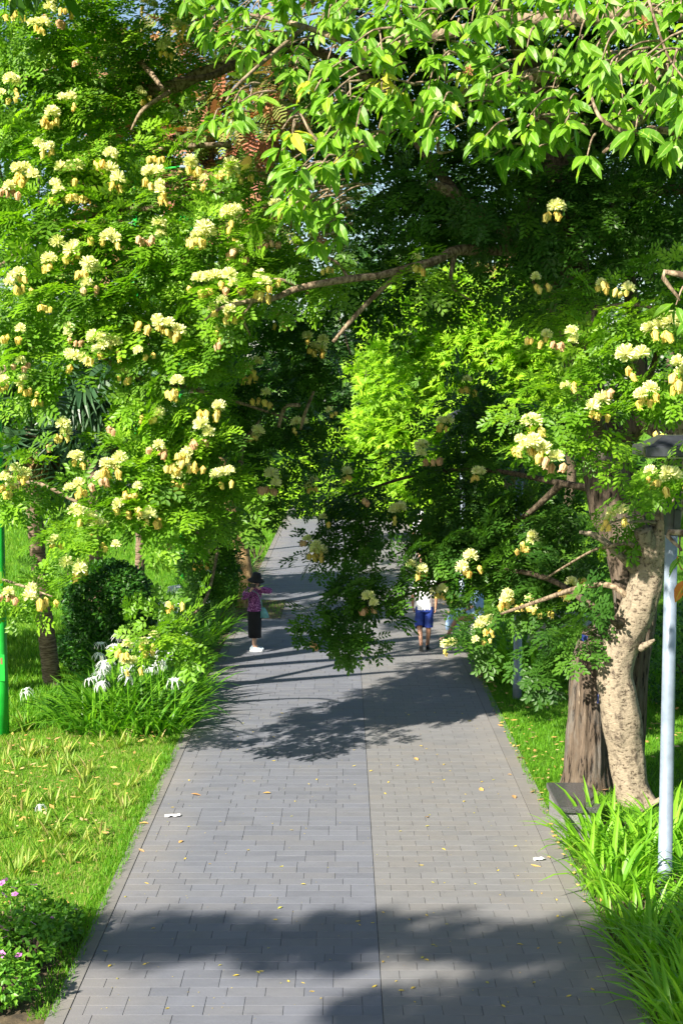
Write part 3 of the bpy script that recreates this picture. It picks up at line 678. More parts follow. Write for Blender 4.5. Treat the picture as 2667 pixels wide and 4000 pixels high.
# branch lines inside the low dark spray over the path
for pts in [[(1400, 1130, 24, 20), (1290, 1110, 15, 21.5), (1120, 1080, 11, 22.8), (960, 1090, 8, 23.2), (800, 1140, 5, 23.2)], [(1370, 1400, 18, 19.6), (1260, 1330, 13, 21), (1130, 1310, 9, 22.2), (980, 1350, 7, 22.2), (850, 1400, 4, 22)],
            [(1290, 1110, 18, 21.5), (1180, 1200, 12, 22.4), (1040, 1230, 8, 22.8)], [(1395, 1030, 40, 19.8), (1360, 930, 24, 18.6), (1345, 820, 14, 17.4), (1370, 700, 9, 17.2)], [(1470, 900, 24, 19.6), (1500, 840, 16, 17.6), (1520, 760, 9, 17.2)]]:
    w, r = px_limb(pts); m = MB(); m.tube(to_base(w, rt_base), r, seg=10, res=6, disp=bark_disp(.08, 1.5, 3)); m.build('branch', 'bark_dark', rt, smooth=True)

# left flowering tree: trunk just outside the picture's left edge
lt_base = Vector((-9.2, 22.5, 0))
lt = empty('feather_leaf_tree', lt_base, 'wide flowering feathery tree filling the left side, covered in pale yellow powder puffs', 'tree')
LB = [(40, 60, 120, 20.5), (150, 110, 120, 20.5), (50, 230, 120, 20.3), (180, 240, 85, 20.5), (300, 60, 90, 21), (260, 150, 75, 21), (380, 110, 60, 21.2), (340, 230, 55, 21.2),
      (60, 390, 120, 20), (170, 350, 90, 20), (290, 390, 75, 20.2), (280, 310, 45, 20.6), (380, 330, 50, 20.6), (360, 440, 75, 20), (460, 420, 60, 20.2), (540, 420, 50, 20.8), (70, 540, 120, 19.8), (200, 500, 100, 19.8), (300, 560, 100, 19.7), (430, 540, 95, 19.6), (540, 540, 80, 19.8), (620, 540, 60, 20), (650, 610, 60, 20.2), (600, 480, 50, 20.6), (700, 640, 50, 21), (730, 570, 55, 21.4), (660, 460, 50, 21.4), (520, 690, 45, 18.9), (590, 655, 38, 18.9), (740, 610, 34, 19.4), (960, 600, 26, 19.2, .2),
      (60, 690, 120, 19.6), (190, 660, 105, 19.6), (310, 680, 100, 19.5), (430, 670, 100, 19.5), (540, 630, 80, 19.7), (90, 820, 95, 19.5), (230, 790, 75, 19.4), (330, 780, 85, 19.4), (440, 800, 95, 19.5), (520, 760, 70, 20), (30, 900, 60, 19.4), (300, 880, 42, 19.4), (430, 910, 75, 19.5),
      (350, 960, 65, 19.4), (460, 1000, 80, 19.5), (280, 1010, 75, 19.3), (360, 1060, 90, 19.3), (250, 1060, 55, 19.3), (460, 1090, 80, 19.5), (530, 1080, 60, 20), (40, 1080, 60, 19.1), (20, 1110, 46, 19.1), (215, 1120, 44, 19.1), (290, 1150, 75, 19.2), (390, 1150, 75, 19.3), (480, 1170, 70, 19.6), (340, 1190, 50, 19.2), (420, 1200, 50, 19.4),
      (215, 1175, 44, 19), (150, 1215, 30, 18.9), (195, 1235, 28, 18.9), (22, 1350, 46, 18.9), (80, 1352, 36, 18.9), (325, 1462, 32, 19), (385, 1450, 34, 19), (425, 1445, 26, 19.1)]
LBD = [(600, 720, 70, 22), (680, 730, 70, 22.2), (715, 760, 50, 22.4), (560, 850, 80, 22), (660, 840, 85, 22.3), (712, 850, 50, 22.6), (600, 950, 85, 22), (700, 950, 75, 22.4), (560, 1040, 80, 22), (650, 1060, 75, 22.2), (720, 1050, 45, 22.4), (600, 1140, 60, 22), (540, 1170, 60, 21.8), (490, 1250, 60, 21.5), (512, 1225, 42, 21.8), (475, 1285, 38, 21.4), (500, 1290, 38, 21.6), (512, 1325, 28, 21.6), (480, 1330, 30, 21.4), (440, 1240, 40, 21)]
foliage(lt, lt_base, [shrunk(b, 38) for b in LB], 'feather_leaf', .44, 100, parts=290)
foliage(lt, lt_base, [shrunk(b, 38) for b in LBD], 'feather_leaf_shaded', .40, 100, name='inner_foliage')
# filling behind the sunlit front, and the part of the crown left of and above the frame
BK = []
for i in range(70):
    u, v = rng.uniform(0, 520), rng.uniform(-60, 1080)
    if 380 < u and 120 < v < 440: continue
    if u < 360 and 740 < v: continue
    BK.append(blob_world((u, v, rng.uniform(55, 85), rng.uniform(21.3, 23.2))))
foliage(lt, lt_base, BK, 'feather_leaf', .44, 40, name='back_foliage', spread=.25)
OUT = []
for i in range(46):
    OUT.append((Vector((rng.uniform(-13, -6.8), rng.uniform(22, 27), rng.uniform(3.2, 10.5))), rng.uniform(.7, 1.25), rng.uniform(.7, 1.2)))
for i in range(22):
    oy = rng.uniform(19.5, 24)
    OUT.append((Vector((rng.uniform(-8, .5), oy, CAMZ + .272 * oy + rng.uniform(1.4, 2.4))), rng.uniform(.8, 1.1), rng.uniform(.8, 1.2)))
def beam(c, tgt): d = c - tgt; return (d + LT * (-d.dot(LT))).length
OUT = [q for q in OUT if min(beam(q[0], Vector((-1.8, 29.2, 1.0))), beam(q[0], Vector((-1.2, 30.5, .2))), beam(q[0], Vector((-3.4, 22.8, .6)))) > q[1] + 1.0]  # gap left in the unseen crown so sun reaches woman, path and lilies
foliage(lt, lt_base, OUT, 'feather_leaf', .48, 26, tpls=COAR, spread=.35, name='side_foliage')
m = MB(); m.tube(to_base([Vector((-9.2, 22.5, -.15)), Vector((-9.1, 22.4, 1.2)), Vector((-8.8, 22.2, 2.6)), Vector((-8.3, 22, 4.2))], lt_base), [.42, .34, .31, .28], seg=32, res=12, disp=bark_disp(.08, 2.2, 1.2, 7, .1)); m.build('trunk', 'bark_fissured', lt, smooth=True)
o8 = Vector((-8.3, 22, 4.0))
def wpt(u, v, Y): return P(u, v, Y)
LBR = [[o8, Vector((-6.5, 21.6, 5.8)), wpt(60, 560, 21), wpt(240, 480, 20.8), wpt(330, 465, 20.6), wpt(500, 440, 20.8)],
       [o8, Vector((-6.6, 22, 7.5)), wpt(20, 205, 21.4), wpt(200, 205, 21.2), wpt(370, 205, 21.2), wpt(470, 165, 21.4), wpt(560, 140, 21.6)],
       [o8, Vector((-6.4, 21.2, 4.2)), wpt(100, 780, 20.6), wpt(300, 860, 20.4), wpt(470, 900, 21), wpt(660, 960, 22)],
       [o8, Vector((-6.6, 20.8, 3.0)), wpt(30, 1110, 20.2), wpt(200, 1160, 20), wpt(380, 1180, 20), wpt(500, 1260, 21)],
       [Vector((-6.6, 20.8, 3.0)), wpt(0, 1330, 19.4), wpt(120, 1370, 19)],
       [wpt(500, 1260, 21), wpt(470, 1380, 20), wpt(380, 1462, 19.2)],
       [wpt(370, 205, 21.2), wpt(320, 140, 21), wpt(345, 165, 20.6), wpt(375, 205, 20.4)],
       [wpt(390, 210, 20.6), wpt(330, 250, 20.4), wpt(300, 300, 20.4)],
       [wpt(200, 505, 20.2), wpt(290, 480, 19.9), wpt(340, 478, 19.7), wpt(380, 455, 19.8)],
       [wpt(345, 345, 20.4), wpt(440, 335, 20.6), wpt(530, 330, 20.8)],
       [wpt(640, 980, 21.6), wpt(655, 935, 21.4), wpt(690, 930, 21.4)],
       [wpt(690, 985, 21.6), wpt(700, 950, 21.4), wpt(720, 900, 21.6)],
       [wpt(555, 1060, 21.2), wpt(550, 1100, 21), wpt(560, 1020, 21.4), wpt(600, 960, 21.8)]]
LR = [[.24, .12, .06, .04, .03, .015], [.24, .2, .15, .12, .10, .09, .05], [.24, .15, .05, .04, .03, .015], [.2, .1, .03, .022, .02, .012], [.04, .02, .01], [.025, .018, .01], [.05, .04, .04, .03], [.035, .03, .012], [.03, .035, .035, .02], [.03, .04, .04], [.025, .03, .03], [.02, .025, .02], [.03, .03, .03, .02]]
for pts, r in zip(LBR, LR):
    m = MB(); m.tube(to_base(pts, lt_base), r, seg=12, res=7, disp=bark_disp(.08, 1.5, 3)); m.build('branch', 'bark_branch', lt, smooth=True)

# ---------------------------------------------------------------- powder puff flowers on the feathery trees
def flower_mesh(seed):
    r = random.Random(seed); V = []; Fs = []; M = []; T = []
    def puff(c, rad, n, tilt):
        for i in range(n):
            z = r.uniform(-.55, 1); a = r.uniform(0, 2 * math.pi); q = math.sqrt(max(0, 1 - z * z))
            d = Vector((q * math.cos(a), q * math.sin(a), z)); d = (d + tilt).normalized()
            L = rad * r.uniform(.8, 1.08); s = d.cross(Vector((r.uniform(-1, 1), r.uniform(-1, 1), r.uniform(-1, 1)))).normalized() * rad * .085
            b = len(V); V.extend([c - s * .5, c + s * .5, c + d * L + s, c + d * L - s]); Fs.append((b, b + 1, b + 2, b + 3)); M.append(0); T.extend([r.random()] * 4)
    def spent(c, L, w, mi):
        d = Vector((r.uniform(-.3, .3), r.uniform(-.3, .3), -1)).normalized(); sx = d.cross(Vector((0, 1, .1))).normalized(); sy = d.cross(sx)
        tt = r.random()
        for j in range(46):
            a = r.uniform(0, 6.28); q = r.uniform(.25, 1); e1 = sx * math.cos(a) * q + sy * math.sin(a) * q; sd = (sx * -math.sin(a) + sy * math.cos(a)) * w * .2
            p1 = c + d * L * r.uniform(.3, .5) + e1 * w * 1.05; p2 = c + d * L * r.uniform(.85, 1.15) + e1 * w * r.uniform(.5, .8); b = len(V)
            V.extend([c - sd * .5, c + sd * .5, p1 + sd, p1 - sd, p2 + sd * .7, p2 - sd * .7]); T.extend([tt + r.uniform(-.12, .12)] * 6); Fs.extend([(b, b + 1, b + 2, b + 3), (b + 3, b + 2, b + 4, b + 5)]); M.extend([mi, mi])
        for j in range(7):      # loose threads at the tip
            a = r.uniform(0, 6.28); e = c + d * L * r.uniform(1.0, 1.3) + sx * w * .8 * math.cos(a) + sy * w * .8 * math.sin(a)
            bb = len(V); V.extend([c + d * L * .7 - sx * .004, c + d * L * .7 + sx * .004, e + sx * .003, e - sx * .003]); T.extend([tt] * 4); Fs.append((bb, bb + 1, bb + 2, bb + 3)); M.append(mi)
    nf = r.choice([0, 1, 2, 2, 3, 3]); ns = r.choice([2, 3, 4, 5, 5]); pink = r.random() < .25
    def stalk(c):          # green stalk from the common stem end to a head
        a0 = Vector((0, 0, -.05)); s = Vector((.006, .003, 0)); mid = (a0 + c) * .5 + Vector((0, 0, .02)); b = len(V)
        V.extend([a0 - s, a0 + s, mid + s, mid - s, c + s, c - s]); T.extend([.5] * 6); Fs.extend([(b, b + 1, b + 2, b + 3), (b + 3, b + 2, b + 4, b + 5)]); M.extend([3, 3])
    for i in range(nf):
        pc = Vector((r.uniform(-.10, .10), r.uniform(-.10, .10), r.uniform(.0, .12))); stalk(pc)
        puff(pc, r.uniform(.068, .10), 150, Vector((r.uniform(-.25, .25), r.uniform(-.4, .1), .12)))
    for i in range(ns):
        pc = Vector((r.uniform(-.12, .12), r.uniform(-.14, .04), r.uniform(-.07, .02))); stalk(pc)
        spent(pc, r.uniform(.075, .105), r.uniform(.032, .044), 2 if pink else 1)
    return mesh_np('flower_cluster', [tuple(v) for v in V], [np.array(Fs)], ['stamen', 'spent_flower', 'spent_flower_pink', 'strap_leaf'], tint=T, midx=[np.array(M)])
FM = [flower_mesh(k) for k in range(18)]
LFL = [(130, 25), (85, 60), (25, 195), (15, 220), (180, 135), (375, 115), (45, 385), (100, 340), (20, 430), (130, 440), (185, 440), (255, 370), (345, 405), (370, 440), (440, 380), (465, 420), (555, 395), (240, 545), (350, 535), (465, 545), (530, 508), (552, 545), (610, 555), (640, 490), (115, 595), (155, 575), (215, 655), (40, 650), (110, 697), (440, 652), (500, 645), (600, 655), (540, 715), (40, 770), (345, 735), (375, 750), (170, 770), (225, 785), (250, 805), (330, 810), (490, 785), (640, 740), (710, 770), (738, 800), (55, 830), (60, 885), (85, 912), (275, 860), (170, 832), (580, 850), (8, 880), (605, 915), (490, 935), (355, 955), (470, 995), (590, 1000), (690, 980), (760, 945), (100, 1020), (150, 995), (180, 1050), (265, 1070), (368, 1025), (408, 1062), (430, 1040), (415, 1105), (510, 1100), (15, 1115), (178, 1120), (310, 1130), (290, 1160), (345, 1190), (630, 1110), (190, 1190), (230, 1222), (250, 1252), (385, 1250), (470, 1290), (130, 1242), (175, 1308), (20, 1362), (90, 1370), (395, 1380), (285, 1490), (310, 1530), (345, 1480), (60, 400), (30, 20), (160, 15), (415, 60)]
RFL = [(1235, 650), (1385, 648), (1435, 665), (1300, 780), (1515, 762), (1455, 835), (1310, 885), (1385, 893), (1370, 940), (1225, 968), (1240, 1032), (1262, 1050), (1195, 1022), (1525, 990), (1485, 1092), (1550, 1108), (1558, 860), (1490, 905), (1070, 885), (1240, 770), (1020, 972), (985, 1042), (1100, 1090), (920, 1180), (750, 1195), (840, 1145), (720, 1115), (790, 1085), (735, 1268), (697, 1240), (1210, 1245), (1330, 1328), (1305, 1350), (1425, 1185), (1398, 1195), (1165, 1375), (1210, 1388), (1242, 1395), (1010, 1360), (855, 1385), (1110, 1440), (1035, 1488), (1105, 1470), (720, 1475), (1075, 1300), (1268, 475), (962, 1310)]
LFL += [(b[0] + random.uniform(-.6, .6) * b[2], b[1] + random.uniform(-.6, .6) * b[2]) for b in random.sample([q for q in LB if q[1] < 1130], 30)]
def front_depth(u, v, blobs):
    best = 1e9
    for b in blobs:
        q = (u - b[0]) ** 2 + (v - b[1]) ** 2; rd = b[4] if len(b) > 4 else b[2] / PX(b[3]) * .9
        if q < (b[2] * 1.15) ** 2: best = min(best, b[3] - rd * math.sqrt(max(0, 1 - q / (b[2] * 1.15) ** 2)) - .12)
    if best > 1e8:
        b = min(blobs, key=lambda b: math.hypot(u - b[0], v - b[1]) - b[2]); best = b[3] - .2
    return best
for tree, base, lst, bl in ((lt, lt_base, LFL, LB + LBD), (rt, rt_base, RFL, RB + RBD)):
    for i, (u, v) in enumerate(lst):
        p = P(u, v, front_depth(u, v, bl))
        o = link('flower_cluster', FM[(i * 5 + (3 if tree is rt else 0)) % 18], tree, p - base); k = random.uniform(.85, 1.3)
        o.rotation_euler = (random.uniform(-.2, .2), random.uniform(-.2, .2), random.uniform(0, 6.28)); o.scale = (k, k, k)

# ---------------------------------------------------------------- large glossy leaves hanging in from the near right
ft_base = Vector((4.9, 7.4, 0))
ft = empty('broad_leaf_tree', ft_base, 'near tree with large glossy green leaves hanging in at the upper right', 'tree')
def poly_has(poly, u, v):
    c = False; n = len(poly)
    for i in range(n):
        x1, y1 = poly[i]; x2, y2 = poly[(i + 1) % n]
        if (y1 > v) != (y2 > v) and u < (x2 - x1) * (v - y1) / (y2 - y1) + x1: c = not c
    return c
ZONES = [([(900, -40), (1620, -40), (1620, 120), (1400, 130), (1330, 200), (1310, 330), (1220, 380), (1080, 340), (960, 300), (880, 310), (800, 380), (740, 470), (650, 420), (640, 300), (700, 190), (760, 120)], 230, 9.0),
         ([(1380, 130), (1620, 110), (1620, 360), (1480, 340), (1370, 330), (1340, 380), (1380, 260)], 45, 8.2),
         ([(640, 380), (780, 440), (800, 560), (720, 560), (660, 500)], 26, 9.4),
         ([(440, 270), (560, 200), (600, 230), (540, 290), (470, 320)], 9, 9.8),
         ([(380, -30), (900, -40), (800, 90), (700, 180), (600, 150), (480, 90)], 62, 10.4)]
cent = []
for zi, (poly, n, Y) in enumerate(ZONES):
    us = [p[0] for p in poly]; vs = [p[1] for p in poly]; k = 0
    while k < n:
        u = random.uniform(min(us), max(us)); v = random.uniform(min(vs), max(vs))
        if poly_has(poly, u, v): cent.append((u, v, Y + random.uniform(-.45, .6), zi)); k += 1
for u, v, Y in ((1552, 700, 8), (1590, 730, 8), (1560, 1275, 8.6), (1590, 1330, 8.6)): cent.append((u, v, Y, 9))
BLF = [big_leaf(k) for k in range(6)]
pp = []; ff = []; uu = []; zz = []
tw = MB()
for u, v, Y, zi in cent:
    c = np.array(P(u, v, Y)); n = random.randint(5, 8); a0 = random.uniform(0, 6.28)
    ax = np.array([random.uniform(-.9, .3), random.uniform(-.8, .2), random.uniform(-.5, .25)])     # twig heading: outward, a little down
    for k in range(n):
        a = a0 + k * 2.4
        d = ax * .75 + np.array([math.cos(a), math.sin(a) * .8, 0]) * .8 + np.array([0, 0, -.22 - .5 * random.random()])
        pp.append(c + rng.normal(0, .012, 3)); ff.append(d); uu.append(np.array([-.45, -.45, .9]) + rng.normal(0, .3, 3)); zz.append(zi)
    if zi != 9 or True:
        e = Vector(c) - Vector(ax) * random.uniform(.12, .3) + Vector((.06, .05, .09))
        tw.tube([Vector(c) - ft_base, (Vector(c) + e) / 2 + Vector((0, 0, .03)) - ft_base, e - ft_base], [.004, .006, .009], seg=5, res=3)
pp = np.array(pp); RR = frames(np.array(ff), np.array(uu)); zz = np.array(zz); scl = rng.uniform(.09, .185, len(pp))
yel = np.zeros(len(pp), bool)
for (yu, yv) in ((830, 380), (800, 430), (730, 150), (690, 270), (860, 160), (1075, 160)):
    q = P(yu, yv, 9.0); d = np.hypot(pp[:, 0] - q.x, pp[:, 2] - q.z); yel |= d < .13
redm = np.zeros(len(pp), bool)
ix9 = np.where(zz == 9)[0]
redm[ix9[-8:-5]] = True
score = np.where(in_view(pp), -pp[:, 1], -99) + rng.uniform(0, .5, len(pp)); order = np.argsort(-score)
sel = np.zeros(len(pp), bool); sel[order[:288]] = True
sel &= ~yel & ~redm
ms = [tpl_mesh('leaf', t, 'big_leaf') for t in BLF]
put_leaf_objects(ft, ft_base, 'leaf', ms, pp[sel], RR[sel], scl[sel])
ymesh = [tpl_mesh('yellow_leaf', t, 'yellow_leaf') for t in BLF[:3]]; rmesh = [tpl_mesh('red_leaf', t, 'red_leaf') for t in BLF[:2]]
iy = np.where(yel)[0][:40]; put_leaf_objects(ft, ft_base, 'yellow_leaf', ymesh, pp[iy], RR[iy], scl[iy])
ir = np.where(redm)[0]; put_leaf_objects(ft, ft_base, 'red_leaf', rmesh, pp[ir], RR[ir], scl[ir] * 1.2)
rest = ~sel & ~redm; rest[iy] = False
V, Fs, T, Mi = scatter(BLF, pp[rest], RR[rest], scl[rest], rng.uniform(0, 1, rest.sum()))
link('foliage', mesh_np('foliage', V - np.array(ft_base), Fs, 'big_leaf', tint=T, extra={'mid': Mi}), ft, kind='stuff')
tw.build('twigs', 'bark_branch', ft, smooth=True, kind='stuff')
m = MB(); m.tube([Vector((0, 0, -.15)), Vector((0, .05, 1.5)), Vector((.05, .1, 3.2)), Vector((0, .3, 5.2)), Vector((-.4, .8, 7.0))], [.34, .27, .24, .2, .15], seg=28, res=8, disp=bark_disp(.06, 2, 1.3, 0, .12)); m.build('trunk', 'bark_pale', ft, smooth=True)
hub = Vector((4.6, 8.0, 6.2))
FBR = [[hub, Vector((3.2, 9, 7.0)), P(1450, 140, 9.3), P(1200, 180, 9.6), P(1000, 240, 9.6), P(840, 330, 9.6), P(730, 420, 9.7)], [hub, Vector((3, 9.4, 7.6)), P(1300, 40, 9.8), P(1050, 70, 9.8), P(850, 120, 10)],
       [P(1450, 140, 9.3), P(1500, 230, 8.8), P(1440, 300, 8.6), P(1385, 350, 8.5)], [hub, P(1600, 310, 8.4), P(1500, 305, 8.3), P(1430, 300, 8.3), P(1375, 265, 8.3), P(1350, 190, 8.4)],
       [P(850, 120, 10), P(700, 60, 10.4), P(560, 30, 10.5)], [P(1000, 240, 9.6), P(1005, 330, 9.4), P(1010, 350, 9.3), P(1040, 345, 9.3)], [P(1490, 0, 8), P(1530, 120, 7.9), P(1570, 180, 7.8)], [P(840, 330, 9.6), P(740, 330, 9.2), P(690, 260, 9.2)], [P(700, 60, 10.4), P(560, 180, 10), P(520, 230, 9.9)],
       [Vector((4.9, 7.6, 4.4)), P(1640, 660, 8), P(1560, 690, 8)], [Vector((4.9, 7.6, 3.6)), P(1640, 1240, 8.6), P(1565, 1265, 8.6)]]
FRR = [[.12, .1, .07, .05, .035, .022, .012], [.12, .09, .06, .04, .02], [.04, .03, .02, .01], [.05, .022, .016, .013, .011, .005], [.03, .02, .01], [.014, .012, .01, .005], [.008, .007, .004], [.016, .012, .006], [.016, .012, .008], [.04, .02, .008], [.04, .02, .008]]
for pts, r in zip(FBR, FRR):
    m = MB(); m.tube(to_base(pts, ft_base), r, seg=9, res=6, disp=bark_disp(.1, 1.5, 5)); m.build('branch', 'bark_branch', ft, smooth=True)
q_ = []
for pts in (FBR[0][:3], FBR[1][:3], FBR[3][:3], FBR[9][:2], FBR[10][:2]):
    for a_, b_ in zip(pts[:-1], pts[1:]):
        for k in range(9): q_.append(np.array(a_.lerp(b_, (k + .5) / 9)) + rng.normal(0, .16, 3))
q_ = np.repeat(np.array(q_), 7, 0) + rng.normal(0, .03, (len(q_) * 7, 3)); q_ = q_[q_[:, 0] > .25 * q_[:, 1] + .25]
V, Fs, T, Mi = scatter(BLF, q_, frames(rnd(len(q_)) + np.array([-.3, -.3, -.5]), np.array([-.45, -.45, .9]) + rng.normal(0, .3, (len(q_), 3))), rng.uniform(.11, .2, len(q_)), rng.uniform(0, 1, len(q_)))
link('side_foliage', mesh_np('side_foliage', V - np.array(ft_base), Fs, 'big_leaf', tint=T, extra={'mid': Mi}), ft, kind='stuff')
SBL = [(Vector((rng.uniform(4.4, 7.4), rng.uniform(5, 11), rng.uniform(6.8, 9.6))), rng.uniform(.6, 1.0), .8) for i in range(18)]
foliage(ft, ft_base, SBL, 'tree_leaf_light', .42, 26, tpls=COAR, spread=.3, name='crown_foliage')
def dry_cluster(seed):
    r = random.Random(seed); m = MB()
    for i in range(26):
        d = Vector((r.gauss(0, 1), r.gauss(0, 1), r.gauss(0, .8))).normalized() * r.uniform(.02, .045); s = Vector((r.uniform(-1, 1), r.uniform(-1, 1), r.uniform(-1, 1))).normalized() * .009
        m.add([d * .3, d * .8 + s, d * 1.2, d * .8 - s], [(0, 1, 2, 3)], 0, r.random())
    return m.mesh('dry_seed_cluster', 'dry_pod')
for i, (u, v, Y) in enumerate(((355, 80, 9.8), (610, 255, 9.4), (1480, 52, 8.2), (1075, 162, 8.8))): link('dry_seed_cluster', dry_cluster(i), ft, P(u, v, Y) - ft_base)

# unseen tree left of the frame, crown shaped to cast the near shade band
sh_base = Vector((-20.0, -2.2, 0))
sh = empty('shade_tree', sh_base, 'unseen tree left of the viewpoint, crown shaped to shade the near paving', 'tree')
tan_el = math.tan(SUN_EL)
def up_sun(x, y, z): k = z / tan_el; return Vector((x - math.sin(SUN_AZ) * k, y - math.cos(SUN_AZ) * k, z))
SB = []
for i in range(100): SB.append((up_sun(-2.3 + 10.5 * i / 99 + rng.normal(0, .1), 13.6 + rng.normal(0, .10), rng.uniform(13.0, 13.8)), rng.uniform(.22, .30), .2))
for i in range(14):
    t = rng.uniform(0, 1); SB.append((up_sun(.0 + 3.2 * t, 11.5 + 1.1 * t + rng.normal(0, .12), rng.uniform(12.8, 13.6)), .42, .4))
for i in range(16): SB.append((up_sun(rng.uniform(1.2, 5), rng.uniform(10.6, 12.2), rng.uniform(12.8, 13.8)), .4, .4))
foliage(sh, sh_base, SB, 'tree_leaf', .34, 130, tpls=COAR, spread=.14)
spine = [up_sun(x, 13.6, 13.4) - sh_base for x in (-2.6, -1, 1.5, 4, 6.5, 9)]
m = MB(); m.tube([Vector((0, 0, -.2)), Vector((.1, .05, 2.5)), Vector((.1, .1, 7)), Vector((.8, .2, 12.0))] + spine[:1], [.42, .32, .26, .2, .14], seg=24, res=8, disp=bark_disp(.07, 2, 1.2, 6, .1)); m.build('trunk', 'bark_dark', sh, smooth=True)
m = MB(); m.tube(spine, [.13, .10, .08, .06, .04, .02], seg=10, res=5); m.build('branch', 'bark_dark', sh, smooth=True)
for x0, x1, y1 in ((1.5, .4, 12.0), (4, 2.8, 12.4), (4, 4.0, 11.6), (6.5, 5.0, 11.0)):
    m = MB(); m.tube([up_sun(x0, 13.6, 13.4) - sh_base, up_sun((x0 + x1) / 2 + .3, (13.6 + y1) / 2, 13.5) - sh_base, up_sun(x1, y1, 13.3) - sh_base], [.035, .022, .01], seg=8, res=5); m.build('branch', 'bark_dark', sh, smooth=True)

# ---------------------------------------------------------------- trees farther off
def pit_tree():
    b = Vector((-2.25, 35.2, 0)); t = empty('pit_tree', b, 'tan barked tree in the square planting pit behind the woman', 'tree')
    w, r = px_limb([(562, 1400, 40, 35.2), (566, 1340, 34, 35.2), (558, 1280, 34, 35.2), (545, 1210, 32, 35.2), (520, 1120, 28, 35), (500, 1000, 22, 35)]); w[0].z = -.1
    m = MB(); m.tube(to_base(w, b), r, seg=22, res=8, disp=bark_disp(.07, 1.8, 1.5, 0, .1)); m.build('trunk', 'bark_tan', t, smooth=True)
    bl = []
    for i in range(34): bl.append(blob_world((rng.uniform(300, 650), rng.uniform(640, 1130), rng.uniform(40, 62), rng.uniform(33.5, 38))))
    foliage(t, b, bl, 'feather_leaf_shaded', .5, 30, tpls=COAR, spread=.3)
pit_tree()

def frond_tpl(seed, n=7):
    r = random.Random(seed); V = []; Fs = []
    for i in range(n):
        s = .1 + .9 * i / (n - 1); z = -.28 * s * s
        L = .30 * math.sin(math.pi * (.12 + .80 * s)) + .04
        for sd in (-1, 1):
            b = len(V); a = Vector((0, s, z)); d = Vector((sd * L, L * .45, -L * .12 + r.uniform(-.04, .04))); w = Vector((0, .11, .0))
            V += [a - w * .5, a + w * .5, a + d + w * .4, a + d - w * .4]; Fs.append((b, b + 1, b + 2, b + 3) if sd < 0 else (b + 3, b + 2, b + 1, b))
    return np.array([tuple(v) for v in V]), np.array(Fs)
FRD = [frond_tpl(k) for k in range(5)]
def feathery(name, b, label, blobs, mat, leaf, dens, trunk_r, group=None, trunk_mat='bark_dark', droop=.15, flat=True):
    t = empty(name, b, label, 'tree', group)
    top = sum((x[0] for x in blobs), Vector()) / len(blobs)
    m = MB(); m.tube([Vector((0, 0, -.2)), Vector((.1, 0, top.z * .3)), (top - b) * .62 + Vector((0, 0, 0)), (top - b)], [trunk_r, trunk_r * .75, trunk_r * .55, trunk_r * .25], seg=16, res=6, disp=bark_disp(.07, 2, 1)); m.build('trunk', trunk_mat, t, smooth=True)
    for x in blobs[::4]:
        s0 = (top - b) * .55; e = x[0] - b; m = MB(); m.tube([s0, (s0 + e) / 2 + Vector((0, 0, .2)), e], [trunk_r * .35, trunk_r * .2, .02], seg=8, res=4); m.build('branch', trunk_mat, t, smooth=True)
    p, R, fr = crown_leaves(blobs, dens, leaf, 6, leaf * .4, droop)
    n = len(p)
    V, Fs, T, _ = scatter(FRD if flat else COAR, p, R, leaf * rng.uniform(.7, 1.2, n), rng.uniform(0, 1, n))
    link('foliage', mesh_np('foliage', V - np.array(b), Fs, mat, tint=T), t, kind='stuff')
    return t
def layered(u0, u1, v0, v1, Y, n, rpx, dY=2.0, shape=None):
    out = []
    for i in range(n):
        u = rng.uniform(u0, u1); v = rng.uniform(v0, v1)
        if shape and not poly_has(shape, u, v): continue
        c = P(u, v, Y + rng.uniform(-dY, dY)); rm = rng.uniform(.7, 1.3) * rpx / PX(Y); out.append((c, rm, rm))
    return out
# bright feathery crown at the end of the path
shp = [(860, 740), (960, 690), (1060, 670), (1180, 670), (1260, 760), (1270, 900), (1240, 1000), (1000, 1130), (820, 1120), (740, 1090), (800, 960), (830, 840)]
feathery('bright_feathery_tree', Vector((6.5, 52, 0)), 'bright yellow green feathery tree beyond the people at the right of the path', layered(740, 1270, 670, 1130, 50, 130, 62, 2.0, shp), 'bright_leaf', .42, 88, .3, droop=.05, flat=False)
feathery('bright_feathery_tree', Vector((-1.6, 66, 0)), 'low light green feathery tree at the far left end of the path', layered(640, 900, 1000, 1180, 62, 30, 55, 2), 'bright_leaf', .42, 50,   .2, droop=.05, flat=False)
feathery('reddish_tree', Vector((-6, 58, 0)), 'far green tree scattered with reddish blossom seen through the left gap', layered(180, 760, 60, 560, 56, 110, 80, 3), 'red_flower_leaf', .85, 9, .35, droop=.2)
feathery('reddish_tree', Vector((9.6, 62, 0)), 'far tree topped with pinkish seed pods above the bright crown', layered(1030, 1260, 640, 760, 58, 16, 55, 2), 'red_flower_leaf', .7, 7, .25, droop=.2)
